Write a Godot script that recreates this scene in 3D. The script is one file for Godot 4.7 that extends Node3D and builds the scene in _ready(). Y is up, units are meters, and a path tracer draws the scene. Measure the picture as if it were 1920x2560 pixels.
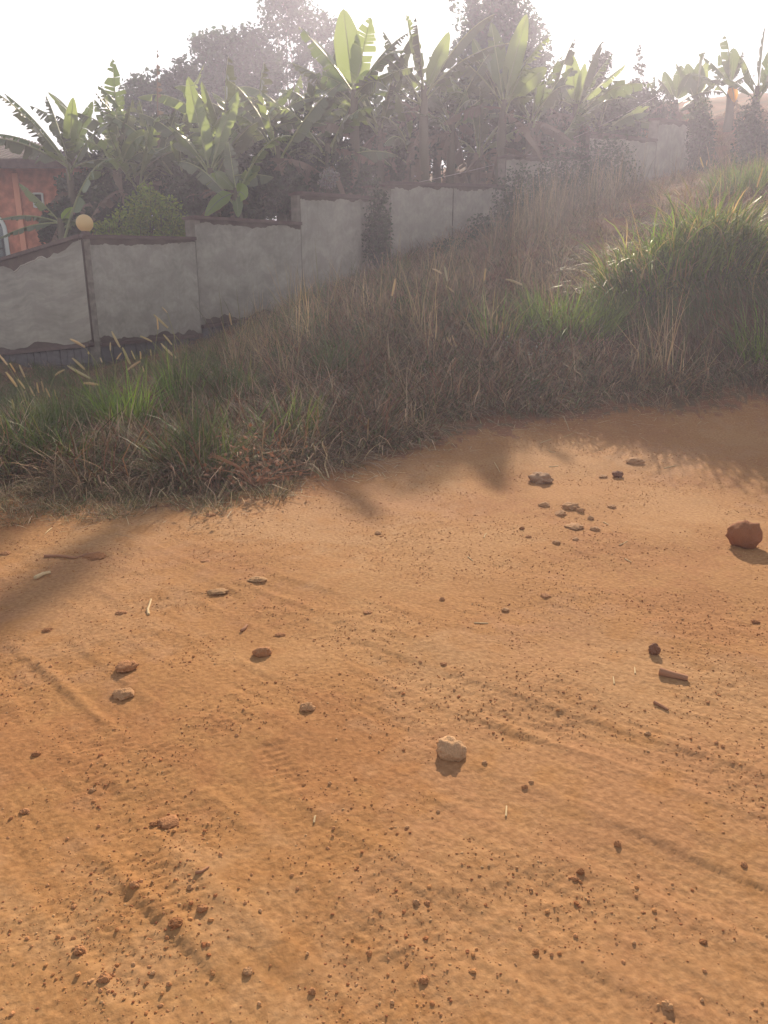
extends Node3D

# ---------------------------------------------------------------- camera geometry (pixels of the 1920x2560 photograph)
const FOCAL := 1926.0
const PITCH := 16.8
const EYE := 1.5
const SUN_AZ := 9.3
const SUN_EL := 25.0

var rng := RandomNumberGenerator.new()
var n_low := FastNoiseLite.new()
var n_mid := FastNoiseLite.new()
var n_fine := FastNoiseLite.new()
var n_track := FastNoiseLite.new()
var n_gap := FastNoiseLite.new()
var M := {}
var names := {}
var tex := {}


func pixel_ray(px: float, py: float) -> Vector3:
	var x := (px - 960.0) / FOCAL
	var y := (1280.0 - py) / FOCAL
	var p := deg_to_rad(PITCH)
	return Vector3(x, y * cos(p) - sin(p), -y * sin(p) - cos(p))


# the point seen at a pixel, at a given distance in front of the camera (metres along the ground)
func spot(px: float, py: float, dist: float) -> Vector3:
	var r := pixel_ray(px, py)
	return Vector3(0, EYE, 0) + r * (dist / -r.z)


# the point of the terrain seen at a pixel
func ground_at(px: float, py: float) -> Vector3:
	var r := pixel_ray(px, py)
	var t := 0.8
	while t < 60.0:
		var p := Vector3(0, EYE, 0) + r * t
		if p.y < terrain(p.x, -p.z):
			break
		t += 0.02 + t * 0.002
	var q := Vector3(0, EYE, 0) + r * t
	return Vector3(q.x, surface_y(q.x, -q.z), q.z)


# ---------------------------------------------------------------- terrain: heights on a coarse grid, x across, d in front of the camera
const XS := [-60.0, -14.0, -8.0, -4.0, 0.0, 4.0, 8.0, 14.0, 60.0]
const DS := [-60.0, -8.0, 0.0, 4.6, 6.0, 7.5, 9.0, 10.5, 12.0, 14.0, 17.0, 20.0, 25.0, 30.0, 36.0, 60.0, 140.0]
const HS := [
	[-2.0, -0.4, -0.15, -0.05, 0.0, 0.05, 0.15, 0.4, 2.0],
	[-1.5, -0.3, -0.12, -0.04, 0.0, 0.04, 0.12, 0.3, 1.5],
	[-1.2, -0.2, -0.06, -0.02, 0.0, 0.02, 0.06, 0.2, 1.2],
	[-1.2, -0.2, -0.06, -0.02, 0.0, 0.02, 0.06, 0.2, 1.2],
	[-1.2, -0.2, -0.05, 0.06, 0.02, 0.03, 0.08, 0.3, 1.4],
	[-1.2, -0.25, -0.16, 0.06, 0.18, 0.05, 0.12, 0.5, 1.8],
	[-1.2, -0.35, -0.32, 0.00, 0.52, 0.48, 0.60, 1.0, 2.2],
	[-1.2, -0.4, -0.42, -0.02, 0.86, 0.90, 1.20, 1.6, 3.0],
	[-1.2, -0.4, -0.42, 0.04, 1.06, 1.25, 1.60, 2.2, 3.6],
	[-1.2, -0.3, -0.30, 0.18, 1.24, 1.70, 2.40, 3.0, 4.5],
	[-1.0, -0.1, 0.05, 0.50, 1.52, 2.50, 3.40, 4.0, 5.5],
	[-1.0, 0.0, 0.20, 0.80, 1.95, 3.00, 3.90, 4.6, 6.0],
	[-0.8, 0.2, 0.60, 1.50, 2.90, 3.90, 4.40, 5.6, 7.5],
	[-0.5, 0.4, 1.00, 2.00, 4.00, 5.20, 6.60, 7.4, 9.0],
	[-0.2, 0.6, 1.40, 2.60, 5.00, 6.60, 8.20, 8.8, 10.5],
	[-0.5, 0.5, 1.00, 2.00, 4.00, 5.50, 7.00, 7.5, 9.0],
	[-1.0, 0.0, 0.0, 0.5, 1.0, 1.5, 2.0, 2.5, 3.0],
]


func cubic(a: float, b: float, c: float, e: float, t: float) -> float:
	return b + 0.5 * t * (c - a + t * (2.0 * a - 5.0 * b + 4.0 * c - e + t * (3.0 * (b - c) + e - a)))


func cell(list: Array, v: float) -> float:
	var n := list.size()
	if v <= list[0]:
		return 0.0
	for k in n - 1:
		if v < list[k + 1]:
			return k + (v - list[k]) / (list[k + 1] - list[k])
	return n - 1.001


func terrain(x: float, d: float) -> float:
	var u := cell(XS, x)
	var w := cell(DS, d)
	var i := int(u)
	var j := int(w)
	var fu := u - i
	var fw := w - j
	var r := [0.0, 0.0, 0.0, 0.0]
	for k in 4:
		var row: Array = HS[clampi(j + k - 1, 0, DS.size() - 1)]
		r[k] = cubic(row[maxi(i - 1, 0)], row[i], row[mini(i + 1, 8)], row[mini(i + 2, 8)], fu)
	var h := cubic(r[0], r[1], r[2], r[3], fw)
	if d > 7.0 and d < 14.0:
		# the mound under the great tussock
		h += 0.92 * exp(-pow((x - 4.35) / 1.15, 2) - pow((d - 10.6) / 0.72, 2))
	return h


# distance (in front of the camera) where the road ends and the grass begins
const EDGE := [[-60.0, 3.0], [-8.0, 4.9], [-2.7, 5.3], [-1.9, 5.3], [-1.2, 5.45], [-0.8, 5.8], [-0.35, 6.1], [0.15, 6.6], [0.9, 7.15], [1.5, 7.5], [2.9, 7.9], [4.7, 8.4], [9.0, 9.4], [60.0, 24.0]]


func edge(x: float) -> float:
	for k in EDGE.size() - 1:
		if x < EDGE[k + 1][0]:
			return lerpf(EDGE[k][1], EDGE[k + 1][1], clampf((x - EDGE[k][0]) / (EDGE[k + 1][0] - EDGE[k][0]), 0.0, 1.0))
	return 24.0


const PRINTS := [[-0.335, 2.138, -70], [0.310, 1.592, 20], [-0.599, 1.626, -60]]
const TRACKS := [-1.07, -1.34, -0.74, -1.78, -2.35, -2.75]


# small relief of the trodden, driven earth
func relief(x: float, d: float) -> float:
	var a := n_low.get_noise_2d(x, d)
	var b := n_mid.get_noise_2d(x, d)
	var c := n_fine.get_noise_2d(x, d)
	var ang := deg_to_rad(-40.0) + 0.10 * sin(x * 0.9 + d * 0.4)
	var across := x * sin(ang) - d * cos(ang)
	var along := x * cos(ang) + d * sin(ang)
	var t1 := n_track.get_noise_2d(across * 9.0, along * 0.55)
	var t2 := n_track.get_noise_2d(across * 38.0 + 77.0, along * 1.3)
	var mask := smoothstep(-0.15, 0.35, n_low.get_noise_2d(x * 1.7 + 31.0, d * 1.7 - 12.0) + 0.12)
	var fade := 1.0 - smoothstep(4.2, 5.6, d)
	var rough := smoothstep(-0.1, 0.4, n_low.get_noise_2d(x * 1.3 - 55.0, d * 1.3 + 9.0))
	var h := a * 0.012 + b * (0.0018 + 0.0026 * rough) + c * (0.0008 + 0.0030 * rough)
	h += fade * mask * (t1 * 0.0018 + t2 * 0.0032)
	# a few shoe prints: pressed outline with cross lugs
	if d < 3.2:
		for f in PRINTS:
			var fx: float = x - f[0]
			var fd: float = d - f[1]
			if fx * fx + fd * fd < 0.04:
				var fa := deg_to_rad(f[2])
				var u := fx * cos(fa) + fd * sin(fa)
				var w := -fx * sin(fa) + fd * cos(fa)
				var half := 0.046 - 0.010 * cos(u * 22.0)
				var inside := smoothstep(0.012, -0.006, maxf(absf(w) - half, absf(u) - 0.135))
				h -= inside * (0.0020 + 0.0011 * cos(u * 210.0))
				h += 0.0009 * smoothstep(0.03, 0.0, absf(maxf(absf(w) - half, absf(u) - 0.135) - 0.012))
	# tyre tracks: shallow pressed bands with fine ribs and pushed-up sides, worn away in places
	if d < 6.0:
		for k in 6:
			var s: float = across - TRACKS[k] - 0.05 * sin(along * 0.8 + k * 2.0)
			if absf(s) < 0.15:
				var wear := clampf(0.55 + 1.1 * n_low.get_noise_2d(along * 1.1 + k * 13.0, k * 7.0), 0.0, 1.0) * fade
				if absf(s) < 0.085:
					h -= wear * (0.0028 - 0.0018 * cos(s * 190.0) * (0.6 + 0.4 * signf(sin(along * 120.0 + k))))
				else:
					h += wear * 0.0034 * sin((absf(s) - 0.085) / 0.065 * PI)
	return h


func surface_y(x: float, d: float) -> float:
	return terrain(x, d) + (relief(x, d) if d < 11.0 else 0.0)


# ---------------------------------------------------------------- mesh building
class Builder:
	var v := PackedVector3Array()
	var c := PackedColorArray()
	var i := PackedInt32Array()

	func vert(p: Vector3, col := Color.WHITE) -> int:
		v.append(p)
		c.append(col)
		return v.size() - 1

	func tri(a: int, b: int, e: int) -> void:
		i.append(a)
		i.append(b)
		i.append(e)

	func quad(a: int, b: int, e: int, f: int) -> void:
		tri(a, b, e)
		tri(a, e, f)

	# a tapered tube along points, radii per point
	func tube(pts: Array, radii: Array, sides: int, col := Color.WHITE, caps := true) -> void:
		var first := v.size()
		var side := Vector3.ZERO
		for k in pts.size():
			var dir: Vector3 = (pts[mini(k + 1, pts.size() - 1)] - pts[maxi(k - 1, 0)])
			dir = dir.normalized() if dir.length() > 1e-6 else Vector3.UP
			if side == Vector3.ZERO:
				side = dir.cross(Vector3(0.31, 0.2, 0.93)).normalized()
			side = (side - dir * side.dot(dir)).normalized()
			var up := dir.cross(side)
			for s in sides:
				var a := TAU * s / sides
				vert(pts[k] + (side * cos(a) + up * sin(a)) * radii[k], col)
		for k in pts.size() - 1:
			for s in sides:
				var t := (s + 1) % sides
				quad(first + k * sides + s, first + k * sides + t, first + (k + 1) * sides + t, first + (k + 1) * sides + s)
		if caps:
			for e in [0, pts.size() - 1]:
				var m := vert(pts[e], col)
				for s in sides:
					var t := (s + 1) % sides
					if e == 0:
						tri(m, first + t, first + s)
					else:
						tri(m, first + e * sides + s, first + e * sides + t)

	# an oriented box from a corner frame: centre and half axes
	func box(o: Vector3, a: Vector3, b: Vector3, e: Vector3, col := Color.WHITE) -> void:
		var k := []
		for s in [-1.0, 1.0]:
			for t in [-1.0, 1.0]:
				for u in [-1.0, 1.0]:
					k.append(vert(o + a * s + b * t + e * u, col))
		for q in [[0, 1, 3, 2], [4, 6, 7, 5], [0, 4, 5, 1], [2, 3, 7, 6], [0, 2, 6, 4], [1, 5, 7, 3]]:
			quad(k[q[3]], k[q[2]], k[q[1]], k[q[0]])

	func add_to(mesh: ArrayMesh, m: Material, smooth := false, colored := true) -> void:
		var arr := []
		arr.resize(Mesh.ARRAY_MAX)
		arr[Mesh.ARRAY_VERTEX] = v
		if colored:
			arr[Mesh.ARRAY_COLOR] = c
		arr[Mesh.ARRAY_INDEX] = i
		if smooth:
			var n := PackedVector3Array()
			n.resize(v.size())
			for k in range(0, i.size(), 3):
				var w := (v[i[k + 2]] - v[i[k]]).cross(v[i[k + 1]] - v[i[k]])
				n[i[k]] += w
				n[i[k + 1]] += w
				n[i[k + 2]] += w
			for k in n.size():
				n[k] = n[k].normalized() if n[k].length_squared() > 0.0 else Vector3.UP
			arr[Mesh.ARRAY_NORMAL] = n
		mesh.add_surface_from_arrays(Mesh.PRIMITIVE_TRIANGLES, arr)
		mesh.surface_set_material(mesh.get_surface_count() - 1, m)

	func mesh(m: Material, smooth := false, colored := true) -> ArrayMesh:
		var a := ArrayMesh.new()
		add_to(a, m, smooth, colored)
		return a


func numbered(called: String) -> String:
	var k: int = names.get(called, 0)
	names[called] = k + 1
	return called if k == 0 else "%s_%03d" % [called, k]


# a Node3D at a thing's base
func thing(called: String, label: String, category: String, at := Vector3.ZERO, group := "") -> Node3D:
	var o := Node3D.new()
	o.name = numbered(called)
	add_child(o)
	o.position = at
	tag(o, label, category, group)
	return o


func tag(o: Node, label: String, category: String, group := "", kind := "") -> void:
	if label:
		o.set_meta("label", label)
	if category:
		o.set_meta("category", category)
	if group:
		o.set_meta("group", group)
	if kind:
		o.set_meta("kind", kind)


func part(called: String, mesh: Mesh, parent: Node, at := Vector3.ZERO, kind := "") -> MeshInstance3D:
	var o := MeshInstance3D.new()
	o.mesh = mesh
	o.name = called if parent != self else numbered(called)
	parent.add_child(o, true)
	o.position = at
	if kind:
		o.set_meta("kind", kind)
	return o


func lin(r: float, g: float, b: float) -> Color:
	return Color(r, g, b).linear_to_srgb()


func plain(called: String, col: Color, rough: float, spec := 0.5) -> StandardMaterial3D:
	var m := StandardMaterial3D.new()
	m.resource_name = called
	m.albedo_color = col
	m.roughness = rough
	m.metallic_specular = spec
	M[called] = m
	return m


func tinted(called: String, rough: float, spec := 0.5) -> StandardMaterial3D:
	var m := plain(called, Color.WHITE, rough, spec)
	m.vertex_color_use_as_albedo = true
	return m


func noise(freq: float, octaves: int, seed_: int, kind := FastNoiseLite.TYPE_SIMPLEX_SMOOTH) -> FastNoiseLite:
	var n := FastNoiseLite.new()
	n.noise_type = kind
	n.frequency = freq
	n.fractal_octaves = octaves
	n.fractal_type = FastNoiseLite.FRACTAL_FBM if octaves > 1 else FastNoiseLite.FRACTAL_NONE
	n.seed = seed_
	return n


# a seamless picture whose brightness runs between two colours with a noise
func ramp_texture(n: FastNoiseLite, size: int, lo: Color, hi: Color) -> ImageTexture:
	var g := n.get_seamless_image(size, size)
	var im := Image.create(size, size, false, Image.FORMAT_RGB8)
	for y in size:
		for x in size:
			im.set_pixel(x, y, lo.lerp(hi, g.get_pixel(x, y).r))
	return ImageTexture.create_from_image(im)


func grey_texture(n: FastNoiseLite, size: int) -> ImageTexture:
	return ImageTexture.create_from_image(n.get_seamless_image(size, size))


func _ready() -> void:
	rng.seed = 20240
	n_low = noise(1.1, 2, 3)
	n_mid = noise(9.0, 2, 5)
	n_fine = noise(42.0, 2, 7)
	n_track = noise(1.0, 2, 11)
	n_gap = noise(1.0, 2, 17)
	# camera
	var cam := Camera3D.new()
	cam.name = "camera"
	add_child(cam)
	cam.position = Vector3(0, EYE, 0)
	cam.rotation_degrees = Vector3(-PITCH, 0, 0)
	cam.fov = rad_to_deg(2.0 * atan(1280.0 / FOCAL))
	cam.near = 0.05
	cam.far = 400.0
	cam.current = true
	# sky, air and exposure
	var sky_m := ProceduralSkyMaterial.new()
	sky_m.sky_top_color = lin(0.20, 0.23, 0.28)
	sky_m.sky_horizon_color = lin(1.0, 1.0, 0.99)
	sky_m.sky_curve = 0.30
	sky_m.ground_bottom_color = lin(0.18, 0.12, 0.08)
	sky_m.ground_horizon_color = lin(0.6, 0.6, 0.6)
	sky_m.sun_angle_max = 40.0
	sky_m.sun_curve = 0.12
	var sky := Sky.new()
	sky.sky_material = sky_m
	var e := Environment.new()
	e.background_mode = Environment.BG_SKY
	e.sky = sky
	e.tonemap_mode = Environment.TONE_MAPPER_LINEAR
	e.tonemap_exposure = 1.76
	e.volumetric_fog_enabled = true
	e.volumetric_fog_albedo = Color(0.91, 0.90, 1.0)
	e.volumetric_fog_density = 0.0058
	e.volumetric_fog_anisotropy = 0.55
	e.volumetric_fog_length = 120.0
	e.sdfgi_enabled = true
	e.ssao_enabled = true
	e.ssil_enabled = true
	var we := WorldEnvironment.new()
	we.name = "world"
	we.environment = e
	add_child(we)
	# sun: in front of the camera, a little to the right, above the trees
	var sun := DirectionalLight3D.new()
	sun.name = "sun"
	add_child(sun)
	var az := deg_to_rad(SUN_AZ)
	var el := deg_to_rad(SUN_EL)
	var to_sun := Vector3(sin(az) * cos(el), sin(el), -cos(az) * cos(el))
	sun.look_at_from_position(to_sun * 50.0, Vector3.ZERO, Vector3.UP)
	sun.light_energy = 1.6
	sun.light_color = Color(1.0, 0.93, 0.82)
	sun.light_angular_distance = 0.5
	sun.shadow_enabled = true

	materials()
	build_ground()
	build_wall()
	build_house()
	build_trees()
	build_bananas()
	build_shrubs()
	build_grass()
	build_tussocks()
	build_foxtails()
	build_stones()
	build_litter()


func materials() -> void:
	tex.grain = ramp_texture(noise(0.03, 5, 21), 1024, Color(0.80, 0.77, 0.74), Color(1.0, 1.0, 1.0))
	tex.grain_h = grey_texture(noise(0.035, 5, 22), 1024)
	tex.patch = ramp_texture(noise(0.012, 5, 23), 512, Color(0.72, 0.70, 0.70), Color(1.0, 1.0, 1.0))
	var soil := tinted("soil", 0.95, 0.25)
	soil.albedo_texture = tex.grain
	soil.uv1_triplanar = true
	soil.uv1_world_triplanar = true
	soil.uv1_scale = Vector3(1.05, 1.05, 1.05)
	soil.heightmap_enabled = true
	soil.heightmap_texture = tex.grain_h
	soil.heightmap_scale = 0.24
	var stone := tinted("stone", 0.9, 0.3)
	stone.albedo_texture = tex.grain
	stone.uv1_triplanar = true
	stone.uv1_scale = Vector3(4, 4, 4)
	stone.uv1_world_triplanar = true
	stone.heightmap_enabled = true
	stone.heightmap_texture = tex.grain_h
	stone.heightmap_scale = 0.35
	tinted("pebble_mat", 0.95, 0.2)
	# banana leaves: light passes through the blade
	for a in [["banana_a", 0.050, 0.095, 0.020, 0.10, 0.14, 0.03], ["banana_b", 0.060, 0.080, 0.030, 0.05, 0.065, 0.02], ["banana_c", 0.070, 0.105, 0.030, 0.27, 0.34, 0.09], ["banana_young", 0.09, 0.15, 0.03, 0.55, 0.75, 0.10]]:
		var b := plain(a[0], lin(a[1], a[2], a[3]), 0.38, 0.5)
		b.backlight_enabled = true
		b.backlight = lin(a[4], a[5], a[6])
	var dead := plain("banana_dead", lin(0.14, 0.10, 0.07), 0.8, 0.3)
	dead.backlight_enabled = true
	dead.backlight = lin(0.09, 0.07, 0.05)
	var orange := plain("banana_orange", lin(0.55, 0.24, 0.04), 0.7, 0.3)
	orange.backlight_enabled = true
	orange.backlight = lin(0.9, 0.42, 0.06)
	plain("midrib", lin(0.22, 0.26, 0.10), 0.4)
	plain("banana_stem", lin(0.10, 0.085, 0.05), 0.75)
	plain("bark", lin(0.10, 0.075, 0.055), 0.9)
	plain("bark_pale", lin(0.22, 0.19, 0.15), 0.85)
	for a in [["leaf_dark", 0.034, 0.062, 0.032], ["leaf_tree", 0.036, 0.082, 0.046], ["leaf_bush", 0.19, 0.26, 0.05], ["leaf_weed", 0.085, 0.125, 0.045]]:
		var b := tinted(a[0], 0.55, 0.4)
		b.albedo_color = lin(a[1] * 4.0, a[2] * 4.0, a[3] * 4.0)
		b.backlight_enabled = true
		b.backlight = Color(1.0, 1.0, 0.7)
	var gr := tinted("grass_blade", 0.5, 0.4)
	gr.backlight_enabled = true
	gr.backlight = Color(0.9, 0.9, 0.7)
	var gd := tinted("grass_dry", 0.75, 0.3)
	gd.backlight_enabled = true
	gd.backlight = Color(0.55, 0.5, 0.42)
	var seed_ := tinted("seed_head", 0.9, 0.2)
	seed_.backlight_enabled = true
	seed_.backlight = Color(1.0, 0.97, 0.85)
	plain("wire", lin(0.35, 0.3, 0.28), 0.5)
	# masonry
	plain("coping", lin(0.13, 0.085, 0.07), 0.9)
	plain("block", lin(0.13, 0.12, 0.12), 0.9)
	for k in ["coping", "block"]:
		M[k].albedo_texture = tex.patch
		M[k].uv1_triplanar = true
		M[k].uv1_world_triplanar = true
		M[k].uv1_scale = Vector3(1.1, 1.1, 1.1)
	var core := plain("mud_render", lin(0.14, 0.105, 0.085), 0.95, 0.2)
	core.albedo_texture = tex.patch
	core.uv1_triplanar = true
	core.uv1_world_triplanar = true
	core.uv1_scale = Vector3(0.7, 0.7, 0.7)
	plain("pillar_render", lin(0.25, 0.225, 0.185), 0.92, 0.25)
	M.pillar_render.albedo_texture = tex.patch
	M.pillar_render.uv1_triplanar = true
	M.pillar_render.uv1_world_triplanar = true
	plain("undercoat", lin(0.50, 0.46, 0.42), 0.9, 0.2)
	for k in 3:
		var p := plain("render_%d" % k, Color.WHITE, 0.92, 0.25)
		p.albedo_texture = plaster_texture(100 + k)
	plain("salmon", lin(0.66, 0.27, 0.17), 0.85, 0.3)
	M.salmon.albedo_texture = tex.patch
	M.salmon.uv1_triplanar = true
	M.salmon.uv1_scale = Vector3(0.6, 0.6, 0.6)
	plain("salmon_trim", lin(0.72, 0.33, 0.21), 0.8, 0.3)
	plain("roof_sheet", lin(0.10, 0.065, 0.06), 0.6)
	plain("white_frame", lin(0.62, 0.66, 0.62), 0.6)
	plain("iron", lin(0.02, 0.02, 0.022), 0.5)
	plain("dark_opening", lin(0.03, 0.03, 0.035), 0.4)
	var glass := plain("pane", Color(0.30, 0.36, 0.36, 0.45), 0.08)
	glass.transparency = BaseMaterial3D.TRANSPARENCY_ALPHA
	var globe := plain("globe", lin(0.62, 0.50, 0.27), 0.35)
	globe.backlight_enabled = true
	globe.backlight = lin(0.95, 0.72, 0.32)


# weathered cement render: grey beige, with rain streaks and blotches of damp
func plaster_texture(seed_: int) -> ImageTexture:
	var w := 384
	var h := 384
	var a := noise(0.012, 5, seed_)
	var b := noise(0.05, 3, seed_ + 7)
	var drip := noise(0.035, 3, seed_ + 13)
	var im := Image.create(w, h, false, Image.FORMAT_RGB8)
	for y in h:
		for x in w:
			var n := a.get_noise_2d(x, y)
			var f := b.get_noise_2d(x, y)
			var col := Vector3(0.27, 0.245, 0.20) * (1.0 + 0.30 * n + 0.14 * f)
			var streak := drip.get_noise_2d(x * 2.6, y * 0.10 + 500.0)
			if streak > 0.22:
				col = col.lerp(Vector3(0.19, 0.16, 0.13), clampf((streak - 0.22) * 2.0, 0.0, 0.12))
			var damp := a.get_noise_2d(x * 0.7 + 900.0, y * 0.8 - 200.0) + 0.25 * f
			if damp > 0.20:
				col = col.lerp(Vector3(0.215, 0.19, 0.16), clampf((damp - 0.20) * 7.0, 0.0, 0.55))
			im.set_pixel(x, y, Color(col.x, col.y, col.z).linear_to_srgb())
	return ImageTexture.create_from_image(im)


# ---------------------------------------------------------------- the ground
func soil_color(x: float, d: float) -> Color:
	var a := n_low.get_noise_2d(x * 0.6 + 9.0, d * 0.6)
	var b := n_mid.get_noise_2d(x * 0.5, d * 0.5 + 40.0)
	var col := Vector3(0.40, 0.205, 0.085)
	col = col.lerp(Vector3(0.36, 0.165, 0.07), smoothstep(0.05, 0.5, a + 0.5 * b) * 0.6)
	col = col.lerp(Vector3(0.45, 0.255, 0.115), smoothstep(0.05, 0.5, -a + 0.3 * b) * 0.6)
	# drifts of pale dust, with ragged outlines
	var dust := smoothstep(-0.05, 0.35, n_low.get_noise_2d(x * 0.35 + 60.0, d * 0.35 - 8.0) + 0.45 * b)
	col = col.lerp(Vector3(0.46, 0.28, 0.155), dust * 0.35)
	# the bank: redder untrodden earth with patches of leaf mould, its outline ragged
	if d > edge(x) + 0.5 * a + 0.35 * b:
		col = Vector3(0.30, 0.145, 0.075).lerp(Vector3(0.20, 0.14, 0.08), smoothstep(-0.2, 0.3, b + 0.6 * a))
	return Color(col.x, col.y, col.z)


func steps(from: float, to: float, f: Callable) -> PackedFloat32Array:
	var out := PackedFloat32Array([from])
	while out[-1] < to:
		out.append(minf(to, out[-1] + f.call(out[-1])))
	return out


func build_ground() -> void:
	# the driven earth, fine enough to carry its ruts and clods
	var xs := steps(-6.5, 8.5, func(x): return 0.0105 + 0.0075 * maxf(0.0, absf(x) - 1.1))
	var ds := steps(0.35, 11.0, func(d): return maxf(0.0085, (d * d + 2.25) / 850.0))
	var b := Builder.new()
	for d in ds:
		for x in xs:
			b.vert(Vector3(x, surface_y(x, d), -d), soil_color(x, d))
	var n := xs.size()
	for j in ds.size() - 1:
		for i in n - 1:
			var k := j * n + i
			b.quad(k, k + n, k + n + 1, k + 1)
	var road := part("dirt_road", b.mesh(M.soil, true), self)
	tag(road, "orange brown laterite dirt road with tyre ruts and loose grit", "road", "", "structure")
	# the land round it
	b = Builder.new()
	xs = steps(-60.0, 60.0, func(x): return 0.3 + 0.10 * maxf(0.0, absf(x) - 10.0))
	ds = steps(-60.0, 140.0, func(d): return 0.3 + 0.10 * maxf(0.0, maxf(-d, d - 36.0)))
	n = xs.size()
	for d in ds:
		for x in xs:
			var h := terrain(x, d) + 0.10 * n_low.get_noise_2d(x * 0.5, d * 0.5) * smoothstep(10.5, 14.0, d)
			if x > -6.3 and x < 8.3 and d > 0.5 and d < 10.8:
				h -= 0.15
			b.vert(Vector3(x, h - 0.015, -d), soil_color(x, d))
	for j in ds.size() - 1:
		for i in n - 1:
			var k := j * n + i
			b.quad(k, k + n, k + n + 1, k + 1)
	var land := part("hillside", b.mesh(M.soil, true), self)
	tag(land, "brown earth slope rising behind the dirt road", "hillside", "", "structure")


# ---------------------------------------------------------------- the boundary wall
# one bay of wall between two plan points: top and bottom heights at each end
func wall_bay(w: Node3D, a: Vector2, c: Vector2, ta: float, tc: float, ba: float, bc: float, skin: int, plinth: bool, ragged := 0.45) -> void:
	var dir := Vector3(c.x - a.x, 0, -(c.y - a.y)).normalized()
	var out := Vector3(-dir.z, 0, dir.x)
	if out.z < 0:
		out = -out
	var p := Vector3(a.x, 0, -a.y)
	var q := Vector3(c.x, 0, -c.y)
	var th := 0.075
	# masonry core with rendered face
	var b := Builder.new()
	var k := []
	for s in [[p, ba, ta], [q, bc, tc]]:
		for z in [-th, th]:
			for y in [s[1], s[2]]:
				k.append(b.vert(s[0] + out * z + Vector3(0, y, 0)))
	for f in [[0, 1, 5, 4], [2, 6, 7, 3], [1, 3, 7, 5], [0, 4, 6, 2], [0, 2, 3, 1], [4, 5, 7, 6]]:
		b.quad(k[f[0]], k[f[1]], k[f[2]], k[f[3]])
	part("wall_core", b.mesh(M.mud_render, false, false), w)
	# the coat of render: a sheet of its own, 12 mm thick, with a ragged upper edge where it has flaked
	var st := SurfaceTool.new()
	st.begin(Mesh.PRIMITIVE_TRIANGLES)
	var n := 60
	var o := out * (th + 0.014)
	var inner := out * (th - 0.004)
	var len := p.distance_to(q)
	var cols := []
	for j in n + 1:
		var t := float(j) / n
		var x := p.lerp(q, t)
		var top := lerpf(ta, tc, t) - 0.012
		if true:
			var r := n_low.get_noise_2d(t * 3.2 + 4.0, 8.0 + a.x) * 0.16 + n_mid.get_noise_2d(t * 2.2, 3.0 + a.x) * 0.05 + n_fine.get_noise_2d(t * 3.0, 1.0 + a.x) * 0.02
			top -= ragged * clampf(0.19 - 0.12 * t + r, 0.015, 0.4)
		var bot := lerpf(ba, bc, t) + clampf(0.05 + 0.10 * n_low.get_noise_2d(t * 4.0 + 9.0, a.x * 3.0) + 0.04 * n_mid.get_noise_2d(t * 1.8, a.x), 0.006, 0.2)
		cols.append([x, top, bot, t])
	var full := ta - ba
	for j in n:
		var l: Array = cols[j]
		var r: Array = cols[j + 1]
		var P := [l[0] + o + Vector3(0, l[1], 0), r[0] + o + Vector3(0, r[1], 0), r[0] + o + Vector3(0, r[2], 0), l[0] + o + Vector3(0, l[2], 0), l[0] + inner + Vector3(0, l[1], 0), r[0] + inner + Vector3(0, r[1], 0)]
		var U := [Vector2(l[3], 1.0 - (l[1] - l[2]) / full), Vector2(r[3], 1.0 - (r[1] - r[2]) / full), Vector2(r[3], 1), Vector2(l[3], 1), Vector2(l[3], 0.6), Vector2(r[3], 0.6)]
		for f in [0, 1, 2, 0, 2, 3, 4, 5, 1, 4, 1, 0]:
			st.set_uv(U[f])
			st.add_vertex(P[f])
	st.generate_normals()
	st.set_material(M["render_%d" % skin])
	var coat := part("render_coat", st.commit(), w)
	if ragged > 0.9:
		# chipped whitish undercoat along the broken upper edge
		for run in [[8, 14], [22, 37], [42, 52]]:
			var chip := Builder.new()
			var line := []
			var thick := []
			for j in range(run[0], run[1]):
				line.append(cols[j][0] + o + Vector3(0, cols[j][1] + 0.004, 0))
				thick.append(0.005 + 0.012 * absf(n_mid.get_noise_2d(j * 0.21, 6.0)))
			chip.tube(line, thick, 5)
			part("chipped_edge", chip.mesh(M.undercoat, true, false), coat)
	# coping
	b = Builder.new()
	var up := (q + Vector3(0, tc, 0) - p - Vector3(0, ta, 0)) * 0.5
	b.box((p + q) * 0.5 + Vector3(0, (ta + tc) * 0.5 + 0.032, 0), up + dir * 0.015, Vector3(0, 0.03, 0), out * (th + 0.055))
	part("coping", b.mesh(M.coping, false, false), w)
	# plinth of blocks under a projecting ledge
	if plinth:
		b = Builder.new()
		var bo := (q + Vector3(0, bc, 0) - p - Vector3(0, ba, 0)) * 0.5
		b.box((p + q) * 0.5 + Vector3(0, (ba + bc) * 0.5 - 0.035, 0) + out * 0.02, bo, Vector3(0, 0.033, 0), out * 0.15)
		part("ledge", b.mesh(M.coping, false, false), w)
		var count := int(len / 0.21)
		for row in 2:
			for j in count:
				var t := (j + 0.5 + 0.3 * (row % 2)) / (count + 0.35)
				b = Builder.new()
				var y := lerpf(ba, bc, t) - 0.07 - 0.145 - row * 0.30
				b.box(p.lerp(q, t) + Vector3(0, y, 0) + out * (0.03 + rng.randf_range(-0.008, 0.008)), dir * (len / (count + 0.35) * 0.5 - 0.008), Vector3(0, 0.138, 0), out * 0.10)
				part("block", b.mesh(M.block, false, false), w)


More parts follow.
